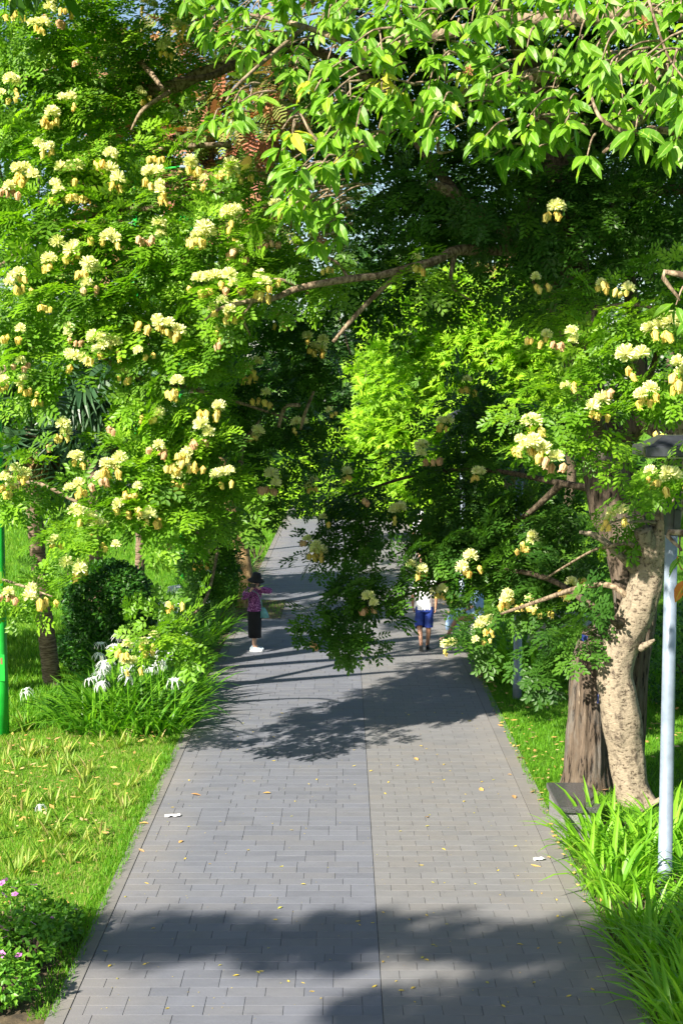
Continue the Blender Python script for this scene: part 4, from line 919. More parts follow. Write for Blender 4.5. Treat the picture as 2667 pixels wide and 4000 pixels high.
for i, (x, y, h, rr_, mt, lb) in enumerate([(-17, 66, 11, 5, 'tree_leaf_light', 'broad light green park tree far off behind the palms'), (-9.5, 74, 13, 5.5, 'tree_leaf', 'dark round park tree far off left of the path'), (1.5, 84, 13, 5.5, 'tree_leaf', 'dark tree closing the view at the far end of the path'),
                                            (9, 78, 14, 5.5, 'tree_leaf_light', 'light green tree behind the bright feathery crown'), (15.5, 58, 13, 5, 'tree_leaf', 'tall dark tree behind the lamp posts on the right'), (12, 42, 8.5, 3.6, 'tree_leaf_light', 'green tree on the right lawn behind the trunks'), (23, 70, 15, 6, 'tree_leaf', 'dark tree far off at the right edge of the lawn'), (5, 92, 22, 8, 'tree_leaf', 'tallest dark tree behind the end of the path'), (-20, 92, 25, 9, 'tree_leaf', 'tall dark tree far behind the reddish blossom'), (20, 90, 25, 9, 'tree_leaf', 'tall dark tree far behind the right trunks')]):
    bl = []
    for k in range(26):
        d = rnd(1)[0]; bl.append((Vector((x + d[0] * rr_ * .75, y + d[1] * rr_ * .7, h * .6 + d[2] * h * .33)), rr_ * rng.uniform(.22, .36), rr_ * .3))
    feathery('park_tree', Vector((x, y, 0)), lb, bl, mt, .75, 13, .35, 'park trees closing the background', flat=False)
tl = []
for i in range(230):
    tl.append((Vector((rng.uniform(-60, 60), rng.uniform(96, 112), rng.uniform(1, 11))), rng.uniform(2.2, 3.6), 2.5))
p, R, fr = crown_leaves(tl, 2.0, 1.0, 6, .8, .3); V, Fs, T, _ = scatter(COAR, p, R, 1.7 * rng.uniform(.7, 1.2, len(p)), rng.uniform(0, 1, len(p)))
tag(link('far_treeline', mesh_np('far_treeline', V, Fs, 'tree_leaf', tint=T)), 'dark far treeline along the end of the lawn', 'treeline', None, 'stuff')

# ---------------------------------------------------------------- palms
def fan_mesh(seed, mat, closed=False):
    r = random.Random(seed); V = []; Fs = []; T = []; n = 30
    for i in range(n):
        a = (i - (n - 1) / 2) * (math.radians(250 if not closed else 60) / n); L = r.uniform(.78, .95); d = Vector((math.sin(a), math.cos(a), 0)); s = Vector((math.cos(a), -math.sin(a), 0))
        w0, w1 = .012, .036 if not closed else .02; tt = r.random(); b = len(V); z1 = .06 * math.cos(i * 3.14)
        dr = r.uniform(.15, .4)
        V += [d * .02 - s * w0, d * .02 + s * w0, d * L * .5 + s * w1 + Vector((0, 0, z1)), d * L * .5 - s * w1 + Vector((0, 0, -z1 * .3)), d * L * .82 + s * .014 + Vector((0, 0, -dr * .4)), d * L * .82 - s * .014 + Vector((0, 0, -dr * .4)), d * L + s * .003 + Vector((0, 0, -dr)), d * L - s * .003 + Vector((0, 0, -dr))]
        T += [tt] * 8; Fs += [(b, b + 1, b + 2, b + 3), (b + 3, b + 2, b + 4, b + 5), (b + 5, b + 4, b + 6, b + 7)]
    return mesh_np('frond', [tuple(v) for v in V], [np.array(Fs)], mat, tint=T)
FAN = [fan_mesh(k, 'palm_leaf') for k in range(4)]; DEAD = [fan_mesh(k + 9, 'dead_palm_leaf', True) for k in range(3)]
def palm(b, pts, rad, label, nf=16, size=1.25, seed=0):
    r = random.Random(seed); t = empty('fan_palm', b, label, 'palm', 'fan palms on the left lawn')
    m = MB(); m.tube(to_base(pts, b), rad, seg=22, res=16, disp=lambda p, a, s: 1 + .05 * math.sin(p.z * 46) + .04 * noise.noise(p * 4)); m.build('trunk', 'palm_bark', t, smooth=True)
    top = pts[-1] - b
    for i in range(nf):
        a = i * 2.4 + r.uniform(-.2, .2); el = math.radians(r.uniform(-55, 60)); d = Vector((math.cos(a) * math.cos(el), math.sin(a) * math.cos(el), math.sin(el)))
        L = r.uniform(.6, .95); e = top + d * L + Vector((0, 0, -.1))
        m = MB(); m.tube([top, top + d * L * .5, e], [.02, .016, .012], seg=6); pe = m.build('petiole', 'palm_leaf', t)
        o = link('frond', FAN[i % 4], t); d2 = (d + Vector((0, 0, -.55))).normalized()
        R = frames(np.array([tuple(d2)]), np.array([[r.uniform(-.4, .4), r.uniform(-.4, .4), 1.0]]))[0]
        o.matrix_local = Matrix([[*(R[k] * size * r.uniform(.85, 1.1)), e[k]] for k in range(3)] + [[0, 0, 0, 1]])
    for i in range(12):
        a = i * .55 + r.uniform(-.1, .1); d = Vector((math.cos(a) * .35, math.sin(a) * .35, -1)).normalized(); e = top + Vector((math.cos(a) * .25, math.sin(a) * .25, -.15))
        o = link('dead_frond', DEAD[i % 3] if i % 3 else FAN[i % 4], t); R = frames(np.array([tuple(d)]), np.array([[math.cos(a), math.sin(a), .2]]))[0]
        o.matrix_local = Matrix([[*(R[k] * size * r.uniform(.9, 1.15)), e[k]] for k in range(3)] + [[0, 0, 0, 1]])
w, r = px_limb([(122, 1592, 44, 25.6), (112, 1500, 40, 25.6), (100, 1400, 38, 25.6), (88, 1290, 36, 25.6), (80, 1180, 38, 25.6), (76, 1080, 42, 25.6), (74, 990, 48, 25.6)]); b = w[0].copy(); b.z = 0; w[0].z = -.05
palm(b, w, r, 'leaning fan palm trunk standing between the green pole and the round bush', nf=11, size=.95, seed=3)
w, r = px_limb([(222, 1420, 36, 34), (220, 1250, 32, 34), (215, 1050, 32, 34), (212, 870, 36, 34)]); b = w[0].copy(); b.z = 0; w[0].z = -.05
palm(b, w, r, 'taller fan palm with hanging dead fronds behind the round bush', seed=8, size=1.6)
w, r = px_limb([(318, 1380, 24, 37), (322, 1250, 22, 37), (318, 1100, 22, 37)]); b = w[0].copy(); b.z = 0; w[0].z = -.05
palm(b, w, r, 'small fan palm half hidden behind the flowering branches', nf=10, seed=12, size=1.0)

# ---------------------------------------------------------------- shrubs
def leafy(name, b, label, cat, shape_pts, mat, L, tpl_W=.45, group=None, stems=6, h=1.0):
    t = empty(name, b, label, cat, group)
    TP = [big_leaf(k + 50, n=2, W=tpl_W)[:2] for k in range(3)]
    p, nrm = shape_pts; n = len(p)
    f = nrm * .4 + rnd(n) * .8 + np.array([0, 0, .1]); u = np.array([0, 0, .7]) + nrm * .6 + rnd(n) * .5
    V, Fs, T, _ = scatter(TP, p, frames(f, u), L * rng.uniform(.7, 1.25, n), rng.uniform(0, 1, n))
    link('foliage', mesh_np('foliage', V - np.array(b), Fs, mat, tint=T), t, kind='stuff')
    m = MB()
    for i in range(stems):
        a = i * 6.28 / stems; m.tube([Vector((0, 0, -.05)), Vector((math.cos(a) * .12, math.sin(a) * .12, h * .35)), Vector((math.cos(a) * .4 * h, math.sin(a) * .4 * h, h * .75))], [.03, .022, .008], seg=6, res=3)
    m.build('stems', 'bark_dark', t, smooth=True)
    return t
def ball_pts(c, r, n, sq=(1, 1, 1), wob=.12):
    d = rnd(n); q = rng.uniform(.72, 1.0, n) ** .5
    nz = np.array([noise.noise(Vector(x * 2.6)) for x in d]) * wob
    p = d * (q + nz)[:, None] * np.array([r * sq[0], r * sq[1], r * sq[2]]) + np.array(c); return p, d
bb = G(255, 1545); bb.y = 27.2; bb.x = P(255, 1545, 27.2).x
p1, n1 = ball_pts((bb.x, bb.y, 1.22), .88, 11000, (1, 1, .97), .05); p2, n2 = ball_pts((bb.x - .05, bb.y - .1, .42), .97, 3500, (1, .9, .5))
leafy('round_bush', bb, 'clipped dark round bush on the lawn behind the lily bed', 'bush', (np.concatenate([p1, p2]), np.concatenate([n1, n2])), 'shrub_leaf', .11, h=1.6)
for i, (x, y, r, hh, lb) in enumerate([(6.0, 24.2, 1.0, .95, 'leafy green hedge bush right of the pale trunk'), (7.6, 26.5, 1.1, 1.0, 'second leafy hedge bush farther behind the lamp post'), (5.6, 40, 1.3, 1.0, 'low leafy bush on the far right lawn behind the lamps'), (3.9, 47, 1.2, .9, 'small rounded bush beside the far right path edge')]):
    leafy('hedge_bush', Vector((x, y, 0)), lb, 'bush', ball_pts((x, y, hh * r * .8), r, 2600, (1.1, 1, .95)), 'tree_leaf_light' if i else 'shrub_leaf', .11, h=r)
for i, (u, v, lb) in enumerate([(235, 1330, 'pale leafy undergrowth left of the path beyond the round bush'), (590, 1290, 'yellow green bush at the path edge behind the woman')]):
    g = G(u, v) if i else Vector((-7.2, 38, 0)); leafy('low_bush', g, lb, 'bush', ball_pts((g.x - (.9 if i else 0), g.y, .5), .6, 1300, (1, 1, .8)), 'tree_leaf_light', .10, h=.7)

# ---------------------------------------------------------------- strap leaved plants
ST = [strap(k, W=.062, droop=.22 + .11 * k) for k in range(6)]
STU = [strap(k + 20, W=.10, droop=.1 + .12 * k) for k in range(3)]
STF = [strap(k + 10, W=.05, droop=.7 + .1 * k) for k in range(4)]
def clump_arrays(n, h, spread, tpls, lean=.35):
    a = rng.uniform(0, 6.28, n); rad = spread * np.sqrt(rng.uniform(0, 1, n))
    p = np.stack([np.cos(a) * rad, np.sin(a) * rad, np.full(n, -.03)], 1)
    a2 = a + rng.normal(0, .6, n); out = np.stack([np.cos(a2), np.sin(a2), np.zeros(n)], 1)
    up = np.array([0, 0, 1.0]) + out * (lean * rng.uniform(.1, 1.0, n) * (.4 + rad / max(spread, .01)))[:, None]; up /= np.linalg.norm(up, axis=1, keepdims=True)
    s = np.cross(out, up); s /= np.linalg.norm(s, axis=1, keepdims=True); out = np.cross(up, s)
    return p, np.stack([s, out, up], 2), h * rng.uniform(.6, 1.15, n), rng.uniform(0, 1, n)
def clump_mesh(name, n, h, spread, mat, tpls=ST, lean=.35):
    p, R, sc, t = clump_arrays(n, h, spread, tpls, lean); V, Fs, T, _ = scatter(tpls, p, R, sc, t)
    return mesh_np(name, V, Fs, mat, tint=T)
BLADE = [tpl_mesh('blade', t, 'strap_leaf_light') for t in ST]
def blade_clump(x, y, n, h, spread, label, parts=28):
    if 13.4 < y < 14.7: h *= .74
    t = empty('strap_leaf_plant', (x, y, 0), label, 'plant', 'strap leaved plants along the right kerb')
    p, R, sc, tt = clump_arrays(parts, h, spread, ST, .4)
    put_leaf_objects(t, (0, 0, 0), 'blade', BLADE, p, R, sc)
    link('blades', clump_mesh('blades', n - parts, h * .9, spread, 'strap_leaf_light', lean=.45), t, kind='stuff')
RC = [(2.95, 16.2, 'tall strap leaf clump leaning against the black stone bench'), (3.35, 15.7, 'dense strap leaf clump between the bench and the near lamp post'), (2.9, 15.0, 'low strap leaf clump spilling over the kerb left of the near lamp post'), (3.75, 16.3, 'strap leaf clump behind the near lamp post'), (3.72, 14.45, 'strap leaf clump right at the foot of the near lamp post'),
      (2.95, 13.9, 'strap leaf clump just below the near lamp post beside the kerb'), (3.72, 13.75, 'strap leaf clump at the right edge below the near lamp post'), (2.9, 13.0, 'bright strap leaf clump arching over the lower right kerb'), (3.3, 12.6, 'strap leaf clump in the lower right corner behind the nearest one'), (3.05, 12.0, 'nearest strap leaf clump in the lower right corner')]
for x, y, lb in RC: blade_clump(x, y, 85, .82, .34, lb)
for (x, y, lb) in [(3.7, 12.9, 'light strap leaf clump filling the right edge behind the nearest corner clumps'), (3.5, 11.4, 'strap leaf clump cut by the very bottom right corner'), (3.9, 14.9, 'strap leaf clump at the right edge just behind the near lamp foot'), (2.95, 11.2, 'low strap leaf clump at the bottom edge beside the kerb')]:
    t = empty('strap_leaf_plant', (x, y, 0), lb, 'plant', 'strap leaved plants along the right kerb'); link('blades', clump_mesh('blades', 80, .85, .36, 'strap_leaf_light'), t, kind='stuff')
c0 = clump_mesh('blades', 70, .95, .36, 'strap_leaf_light'); c1 = clump_mesh('blades', 70, 1.05, .4, 'strap_leaf')
for i, (x, y) in enumerate([(3.3, 25.9), (3.0, 27.0), (3.5, 27.6), (3.0, 28.6), (3.6, 29.2), (3.9, 26.4), (3.1, 37.5), (3.7, 38.2), (3.2, 40), (4.0, 40.5), (3.0, 42.5), (3.8, 43), (4.2, 28.2)]):
    t = empty('tall_grass_plant', (x, y, 0), 'tall yellow green grassy clump beside the second lamp post' if y < 33 else 'tall green grassy clump below the third lamp post', 'plant', 'tall grassy clumps right of the path')
    o = link('blades', (c0, c1)[i % 2], t, kind='stuff'); o.rotation_euler.z = i * 1.3; o.scale = (1.1, 1.1, 1.1)

# spider lilies with white flowers in the left bed
def lily_flower(seed):
    r = random.Random(seed); V = []; Fs = []; T = []
    for q in range(r.choice([2, 3, 3])):
        c = Vector((r.uniform(-.06, .06), r.uniform(-.06, .06), r.uniform(0, .05)))
        for i in range(6):
            a = i * 1.047 + r.uniform(-.2, .2); d = Vector((math.cos(a), math.sin(a), 0)); s = Vector((-math.sin(a), math.cos(a), 0)); L = r.uniform(.10, .14); b = len(V)
            V += [c - s * .006, c + s * .006, c + d * L * .5 + Vector((0, 0, .045)) + s * .006, c + d * L * .5 + Vector((0, 0, .045)) - s * .006, c + d * L * .9 + Vector((0, 0, -.02)) + s * .005, c + d * L * .9 + Vector((0, 0, -.02)) - s * .005, c + d * L * .95 + Vector((0, 0, -.07)) + s * .002, c + d * L * .95 + Vector((0, 0, -.07)) - s * .002]
            Fs += [(b, b + 1, b + 2, b + 3), (b + 3, b + 2, b + 4, b + 5), (b + 5, b + 4, b + 6, b + 7)]; T += [r.random()] * 8
        b = len(V)       # small cup
        for k in range(8): a = k * .785; V += [c + Vector((math.cos(a) * .008, math.sin(a) * .008, 0)), c + Vector((math.cos(a) * .035, math.sin(a) * .035, .04))]
        for k in range(8): j = (k + 1) % 8; Fs.append((b + 2 * k, b + 2 * j, b + 2 * j + 1, b + 2 * k + 1))
        T += [r.random()] * 16
    return mesh_np('flower', [tuple(v) for v in V], [np.array(Fs)], 'white_petal', tint=T)
LF = [lily_flower(k) for k in range(6)]
LM = [clump_mesh('leaves', 60, .85, .34, 'strap_leaf', ST + STF, .55) for k in range(4)]
lil = []
for i in range(46):
    y = 22.5 + 20 * (i / 45) ** 1.25; w_ = .95 if y < 26 else .8
    lil.append((-2.75 - random.uniform(0, 1) * w_ * 1.35, y + random.uniform(-.4, .4)))
lil += [(-2.85, 22.6), (-3.35, 22.4), (-3.8, 22.9), (-3.0, 23.2), (-3.6, 23.6), (-2.8, 24.0), (-4.05, 22.3), (-3.1, 22.1), (-2.75, 22.2), (-3.6, 22.0), (-4.1, 23.3), (-3.9, 24.2), (-4.2, 25.0), (-3.3, 24.6)]
def scape(t, x, y, h, k):
    m = MB(); tip = Vector((x * 1.25, y * 1.25, h)); m.tube([Vector((x, y, 0)), Vector((x * 1.1, y * 1.1, h * .55)), tip], [.012, .010, .008], seg=5)
    s = m.build('flower_stalk', 'strap_leaf_light', t); f = link('flower', LF[k % 6], s, tip); f.rotation_euler = (random.uniform(-.4, .4), random.uniform(-.4, .4), random.uniform(0, 6)); q = random.uniform(.85, 1.15); f.scale = (q, q, q)
for i, (x, y) in enumerate(sorted(lil, key=lambda q: q[1])):
    t = empty('spider_lily', (x, y, 0), 'spider lily at the sunny front end of the left bed' if y < 23.4 else 'spider lily in the left bed before the round bush' if y < 27.5 else 'spider lily in the left bed close to the waiting woman' if y < 32 else 'far spider lily in the left bed beyond the woman', 'lily', 'spider lilies along the left kerb')
    o = link('leaves', LM[i % 4], t, kind='stuff'); o.rotation_euler.z = random.uniform(0, 6.28); k = random.uniform(.92, 1.2); o.scale = (k, k, k)
    for j in range(random.choice([0, 1, 1, 1, 2])): scape(t, random.uniform(-.25, .25), random.uniform(-.25, .1), random.uniform(.75, 1.02), i + j)
t = empty('spider_lily', (-5.05, 22.6, 0), 'small white spider lily alone at the left edge by the green pole', 'lily'); link('leaves', clump_mesh('leaves', 14, .4, .1, 'tuft_leaf'), t); scape(t, .05, 0, .5, 1)
t = empty('spider_lily', (-3.75, 17.3, 0), 'single white spider lily flower low in the left foreground lawn', 'lily'); link('leaves', clump_mesh('leaves', 12, .3, .1, 'tuft_leaf'), t); scape(t, .05, 0, .28, 2); t.scale = (.6, .6, .75)
# young cut back tufts in the near left lawn
TM = [clump_mesh('young_lily_tuft', random.randint(5, 10), random.uniform(.2, .34), .06, 'tuft_leaf', STU, .5) for k in range(9)]
cnt = 0
for i in range(400):
    x = random.uniform(-5.3, -2.65); y = random.uniform(14.2, 22.2)
    if x < -.245 * y - .1 or noise.noise(Vector((x * .9, y * .9, 1))) < -.22 or cnt >= 160: continue
    cnt += 1
    o = link('young_lily_tuft', TM[i % 9], None, (x, y, 0)); o.rotation_euler.z = random.uniform(0, 6.28); k = random.uniform(.45, .95); o.scale = (k, k, k)
    tag(o, 'short yellow green cut back lily tuft in the sunny left lawn', 'plant', 'young lily tufts in the left lawn')

# pink periwinkles in the lower left corner
pf = []
for s in range(3):
    m = MB()
    for i in range(5):
        a = i * 1.2566; d = Vector((math.cos(a), math.sin(a), .05)); q = Vector((-math.sin(a), math.cos(a), 0)); m.add([d * .004, d * .024 + q * .015, d * .036, d * .024 - q * .015], [(0, 1, 2, 3)], 0, random.random())
    pf.append(m.mesh('flower', 'pink_petal'))
for i, (x, y, r_, h, nfl, lb) in enumerate([(-3.25, 13.75, .42, .36, 9, 'periwinkle plant with purple pink flowers at the back of the left corner patch'), (-2.95, 12.95, .36, .38, 7, 'periwinkle plant with bright pink flowers nearest the left kerb'), (-3.35, 12.85, .34, .34, 6, 'periwinkle plant with pink flowers cut by the left picture edge'), (-2.98, 12.1, .32, .32, 4, 'lowest periwinkle plant in the bottom left corner'), (-2.8, 13.6, .26, .26, 2, 'small flowerless periwinkle beside the left kerb')]):
    pts = ball_pts((x, y, h * .62), r_, 900, (1, 1, .62)); pts[0][:, 2] = np.maximum(pts[0][:, 2], .03)
    t = leafy('periwinkle', Vector((x, y, 0)), lb, 'flower plant', pts, 'periwinkle_leaf', .08, .45, 'periwinkles in the lower left corner', 7, h)
    for k in range(nfl):
        a = random.uniform(0, 6.28); q = r_ * math.sqrt(random.random()) * .9; f = link('flower', pf[k % 3], t, (math.cos(a) * q, math.sin(a) * q, h * .62 + r_ * .62 * math.sqrt(max(.05, 1 - (q / r_) ** 2)) + .02)); f.rotation_euler = (random.uniform(.1, .8), random.uniform(-.4, .4), random.uniform(0, 6))
        sc_ = random.uniform(1.0, 1.35); f.scale = (sc_, sc_, sc_)

# ---------------------------------------------------------------- fallen leaves
def litter_mesh(seed, mat, W=.5):
    r = random.Random(seed); V = []; Fs = []
    for i in range(5):
        s = i / 4; w = W * .5 * math.sin(math.pi * min(.98, max(.04, s))); z = .10 * math.sin(s * 3.14 + seed) + .02
        V += [(-w, s, z + .12 * w + .03), (0, s, z), (w, s, z + .16 * w + .02)]
    for i in range(4): a = i * 3; Fs += [(a, a + 1, a + 4, a + 3), (a + 1, a + 2, a + 5, a + 4)]
    V = np.array(V) - np.array([0, .5, 0]); return mesh_np('fallen_leaf', V, [np.array(Fs)], mat, tint=np.full(len(V), r.random()))
FLY = [litter_mesh(k, 'yellow_litter') for k in range(4)]; FLB = [litter_mesh(k + 6, 'litter_leaf') for k in range(5)]
def drop(x, y, L, ms, label, group):
    o = link('fallen_leaf', random.choice(ms), None, (x, y, .004)); o.scale = (L, L, L * .8); o.rotation_euler = (0, 0, random.uniform(0, 6.28)); return tag(o, label, 'leaf', group)
for i in range(120):
    y = 12 + 12 * random.random() ** 1.5; x = random.uniform(XL, XR) if i % 3 else random.uniform(.6, XR); drop(x, y, random.uniform(.028, .06), FLY, 'tiny yellow leaf fallen on the grey paving', 'yellow leaves on the paving')
for i, (u, v) in enumerate([(450, 1827), (415, 1935), (330, 1893), (325, 1955), (612, 1823), (980, 1877), (1175, 1560), (955, 1745), (1170, 1780), (1105, 1815), (1180, 1832), (1330, 1960), (1260, 1970), (1230, 1990), (960, 1330), (905, 1290)]):
    g = G(u, v); drop(g.x, g.y, random.uniform(.08, .14), FLB, 'curled brown leaf lying on the path', 'brown leaves on the path')
ln = 520
pl = np.stack([XR + KR + np.abs(rng.normal(0, .35, ln)) - .12, rng.uniform(14.5, 40, ln), np.full(ln, .02)], 1); p2_ = np.stack([rng.uniform(3, 6, 160), rng.uniform(18, 25, 160), np.full(160, .05)], 1); p3_ = np.stack([rng.uniform(-5.2, -2.7, 300), rng.uniform(14, 22, 300), np.full(300, .04)], 1); pl = np.concatenate([pl, p2_, p3_])
a = rng.uniform(0, 6.28, len(pl)); LT_ = [(np.array([(-.22, 0, 0), (0, -.5, .05), (.22, 0, .08), (0, .5, .03)]), np.array([(0, 1, 2, 3)]))]
V, Fs, T, _ = scatter(LT_, pl, frames(np.stack([np.cos(a), np.sin(a), rng.normal(0, .15, len(a))], 1), np.array([0, 0, 1.0]) + rnd(len(a)) * .3), rng.uniform(.03, .13, len(a)), rng.uniform(0, 1, len(a)))
tag(link('leaf_litter', mesh_np('leaf_litter', V, Fs, 'litter_leaf', tint=T)), 'orange brown fallen leaves lying in the grass on both sides of the path', 'leaf litter', None, 'stuff')
pl = np.stack([rng.uniform(XL, XR, 700), rng.uniform(11.8, 34, 700), np.full(700, .004)], 1); a = rng.uniform(0, 6.28, 700)
V, Fs, T, _ = scatter(LT_, pl, frames(np.stack([np.cos(a), np.sin(a), np.zeros(700)], 1), np.tile([0, 0, 1.0], (700, 1))), rng.uniform(.008, .022, 700), rng.uniform(0, 1, 700))
tag(link('path_litter', mesh_np('path_litter', V, Fs, 'yellow_litter', tint=T)), 'specks of petals and seed chaff scattered over the paving', 'litter', None, 'stuff')
for (u, v, L, lb) in [(396, 1876, .13, 'crumpled white tissue on the left half of the path'), (1238, 1977, .09, 'scrap of white paper on the path near the right kerb'), (1312, 1927, .10, 'white paper scrap caught in the strap leaves at the right kerb')]:
    g = G(u, v); m = MB(); r = random.Random(u)
    for i in range(6):
        for j in range(3): m.V.append(((i / 5 - .5) * L * 1.5, (j / 2 - .5) * L * .75 * (1 - .5 * (i in (0, 5))), .004 + r.uniform(0, .025))); m.T.append(0)
    for i in range(5):
        for j in range(2): m.Fq.append((i * 3 + j, i * 3 + 3 + j, i * 3 + 4 + j, i * 3 + 1 + j)); m.M.append(0)
    o = m.build('paper_scrap', 'tissue', None, loc=(g.x, g.y, .004)); tag(o, lb, 'litter', 'white paper litter'); o.rotation_euler.z = r.uniform(-.4, .4)

# ---------------------------------------------------------------- lamps, poles, bench, tags
def lamp(x, y, label, H=4.72):
    t = empty('park_lamp', (x, y, 0), label, 'lamp', 'grey park lamps along the right side of the path')
    m = MB(); m.lathe([(.078, -.1), (.078, .24), (.081, .245), (.081, .27), (.074, .275), (.070, 2.0), (.064, 3.84)], seg=28); m.build('pole', 'lamp_grey', t, smooth=True)
    m = MB(); m.lathe([(.070, 3.80), (.074, 3.81), (.074, 3.90), (.082, 3.98), (.098, 4.10), (.094, 4.12), (.02, 4.12)], seg=28); m.box((.04, -.088, 3.97), (.065, .03, .2), bev=.006); m.build('collar', 'lamp_black', t)
    m = MB()
    m.box((-.028, 0, 4.36), (.055, .022, .50), bev=.004); a = m.build('arm', 'lamp_black', t)
    m = MB(); m.box((.055, -.03, 4.36), (.06, .022, .50), bev=.004); m.build('arm', 'lamp_black', t)
    m = MB(); m.box((0, 0, H - .045), (.70, .70, .115), bev=.012)
    z0 = H + .013; q = .30
    m.add([(-q, -q, z0), (q, -q, z0), (q, q, z0), (-q, q, z0), (-.13, -.13, z0 + .10), (.13, -.13, z0 + .10), (.13, .13, z0 + .10), (-.13, .13, z0 + .10)], [(0, 1, 5, 4), (1, 2, 6, 5), (2, 3, 7, 6), (3, 0, 4, 7), (4, 5, 6, 7)])
    h = m.build('lamp_head', 'lamp_black', t)
    m = MB(); m.box((0, 0, H - .108), (.58, .58, .012)); m.build('diffuser', 'lamp_glass', h)
g = P(1525, 2080, 14.9); lamp(g.x, 14.9, 'nearest grey lamp post in front of the pale trunk at the right edge')
g = P(1187, 1610, 24.7); lamp(g.x, 24.7, 'middle grey lamp post rising out of the tall grass')
g = P(1060, 1380, 36.0); lamp(g.x, 36.0, 'farthest grey lamp post seen through the dark low foliage')
def green_pole(x, y, label, r=.105, H=10.4, side=1):
    t = empty('street_light', (x, y, 0), label, 'street light', 'green street lights on the left')
    m = MB(); m.lathe([(r, -.1), (r, .9), (r * .93, .95), (r * .80, H * .6), (r * .55, H)], seg=28); m.build('pole', 'green_paint', t, smooth=True)
    m = MB(); m.lathe([(r * 1.25, H * .72), (r * 1.3, H * .725), (r * 1.3, H * .74), (r * 1.1, H * .745)], seg=20); m.build('band', 'green_paint', t, smooth=True)
    m = MB(); m.tube([Vector((0, 0, H - .1)), Vector((side * .5, 0, H + .25)), Vector((side * 1.4, 0, H + .4))], [.05, .04, .035], seg=10, res=5); m.build('arm', 'green_paint', t, smooth=True)
    m = MB(); m.box((side * 1.7, 0, H + .38), (.7, .26, .1), bev=.03); m.build('lamp_head', 'lamp_grey', t)
    m = MB(); m.box((.035, -r * .99, 1.05), (.10, .022, .42), bev=.008); d = m.build('access_door', 'green_paint', t)
    m = MB(); m.box((.035, -r * 1.09, 1.16), (.028, .006, .10), bev=.002); m.build('latch', 'rust', d)
green_pole(P(6, 1700, 22.0).x, 22.0, 'thick bright green street light pole cut by the left picture edge', side=-1)
green_pole(P(311, 500, 44).x, 44.0, 'far thin green street light seen through the left foliage', r=.12, H=11.6)
t = empty('green_sign_board', (P(412, 512, 40).x, 40, 0), 'bright green board on a post far behind the flowering branches', 'sign')
m = MB(); m.box((0, 0, P(412, 512, 40).z), (.75, .06, .55), bev=.01, rz=.2); m.build('board', 'green_paint', t); m = MB(); m.lathe([(.06, -.1), (.05, P(412, 512, 40).z - .2)], seg=12); m.build('post', 'green_paint', t)
t = empty('stone_bench', (2.78, 17.12, 0), 'low black polished stone bench at the right kerb before the trunks', 'bench')
m = MB(); m.box((0, 0, .39), (.50, 1.10, .07), bev=.008); m.build('seat', 'granite_polished', t)
m = MB(); m.box((0, 0, .16), (.44, 1.02, .385), bev=.006); m.build('base', 'granite_side', t)
t = empty('stone_block', (2.95, 30.5, 0), 'low grey stone block under the seated person', 'seat'); m = MB(); m.box((0, 0, .2), (.55, 1.1, .42), bev=.02); m.build('slab', 'concrete', t)
g = P(1285, 1430, 27); t = empty('boulder', (g.x, 27, 0), 'pale grey boulder half hidden behind the low dark foliage', 'rock')
m = MB()
for (cx, cz, rr_) in ((0, .55, .62),):
    prof = [(math.sin(a) * rr_, -math.cos(a) * rr_ * 1.1 + cz) for a in np.linspace(.15, 3.0, 12)]; m.lathe(prof, (cx, 0, .1), seg=20)
m.V = [tuple(Vector(v) * (1 + .22 * noise.noise(Vector(v) * 2.1))) for v in m.V]; m.build('stone', 'concrete', t, smooth=True)
for (u, v, Y, w_, h_, rz, lb) in [(1340, 1466, 18.6, .10, .085, .3, 'small blue tag nailed on the fissured trunk near the fork'), (1374, 1602, 18.75, .025, .16, -.3, 'thin dark blue strip fixed between the two trunks')]:
    m = MB(); m.box((0, 0, 0), (w_, .012, h_), bev=.003); o = m.build('trunk_tag', 'tag_blue', None, loc=P(u, v, Y)); o.rotation_euler = (0, .25 if rz > 0 else .08, rz); tag(o, lb, 'tag')

# ---------------------------------------------------------------- people
DG = None
def skin_body(name, J, E, mat, parent, root):
    """one continuous surface grown round a joint graph: J name -> (xyz, radius)"""
    names = list(J); ix = {n: i for i, n in enumerate(names)}
    me = bpy.data.meshes.new('tmp'); me.from_pydata([J[n][0] for n in names], [(ix[a], ix[b]) for a, b in E], []); me.update()
    o = bpy.data.objects.new('tmp', me); COL.objects.link(o)
    sm = o.modifiers.new('s', 'SKIN'); sm.use_smooth_shade = True; sm.branch_smoothing = .3
    for i, n in enumerate(names):
        r = J[n][1]; r = r if isinstance(r, tuple) else (r, r); d = me.skin_vertices[0].data[i]; d.radius = r; d.use_root = (n == root)
    ss = o.modifiers.new('d', 'SUBSURF'); ss.levels = 2
    dg = bpy.context.evaluated_depsgraph_get(); dg.update(); nm = bpy.data.meshes.new_from_object(o.evaluated_get(dg)); nm.name = name
    bpy.data.objects.remove(o); nm.materials.clear(); nm.materials.append(MATS[mat])
    nm.polygons.foreach_set('use_smooth', [True] * len(nm.polygons))
    return link(name, nm, parent)
def loft(rings, seg=20, wob=0.0, seed=1):
    """rings: (cx, cy, z, rx, ry)"""
    V = []; Fs = []
    for i, (cx, cy_, z, rx, ry) in enumerate(rings):
        for k in range(seg):
            a = 2 * math.pi * k / seg; w_ = 1 + wob * noise.noise(Vector((math.cos(a) * 2, math.sin(a) * 2, z * 5 + seed))); V.append((cx + rx * math.cos(a) * w_, cy_ + ry * math.sin(a) * w_, z))
    for i in range(len(rings) - 1):
        for k in range(seg): j = (k + 1) % seg; Fs.append((i * seg + k, i * seg + j, (i + 1) * seg + j, (i + 1) * seg + k))
    return V, Fs
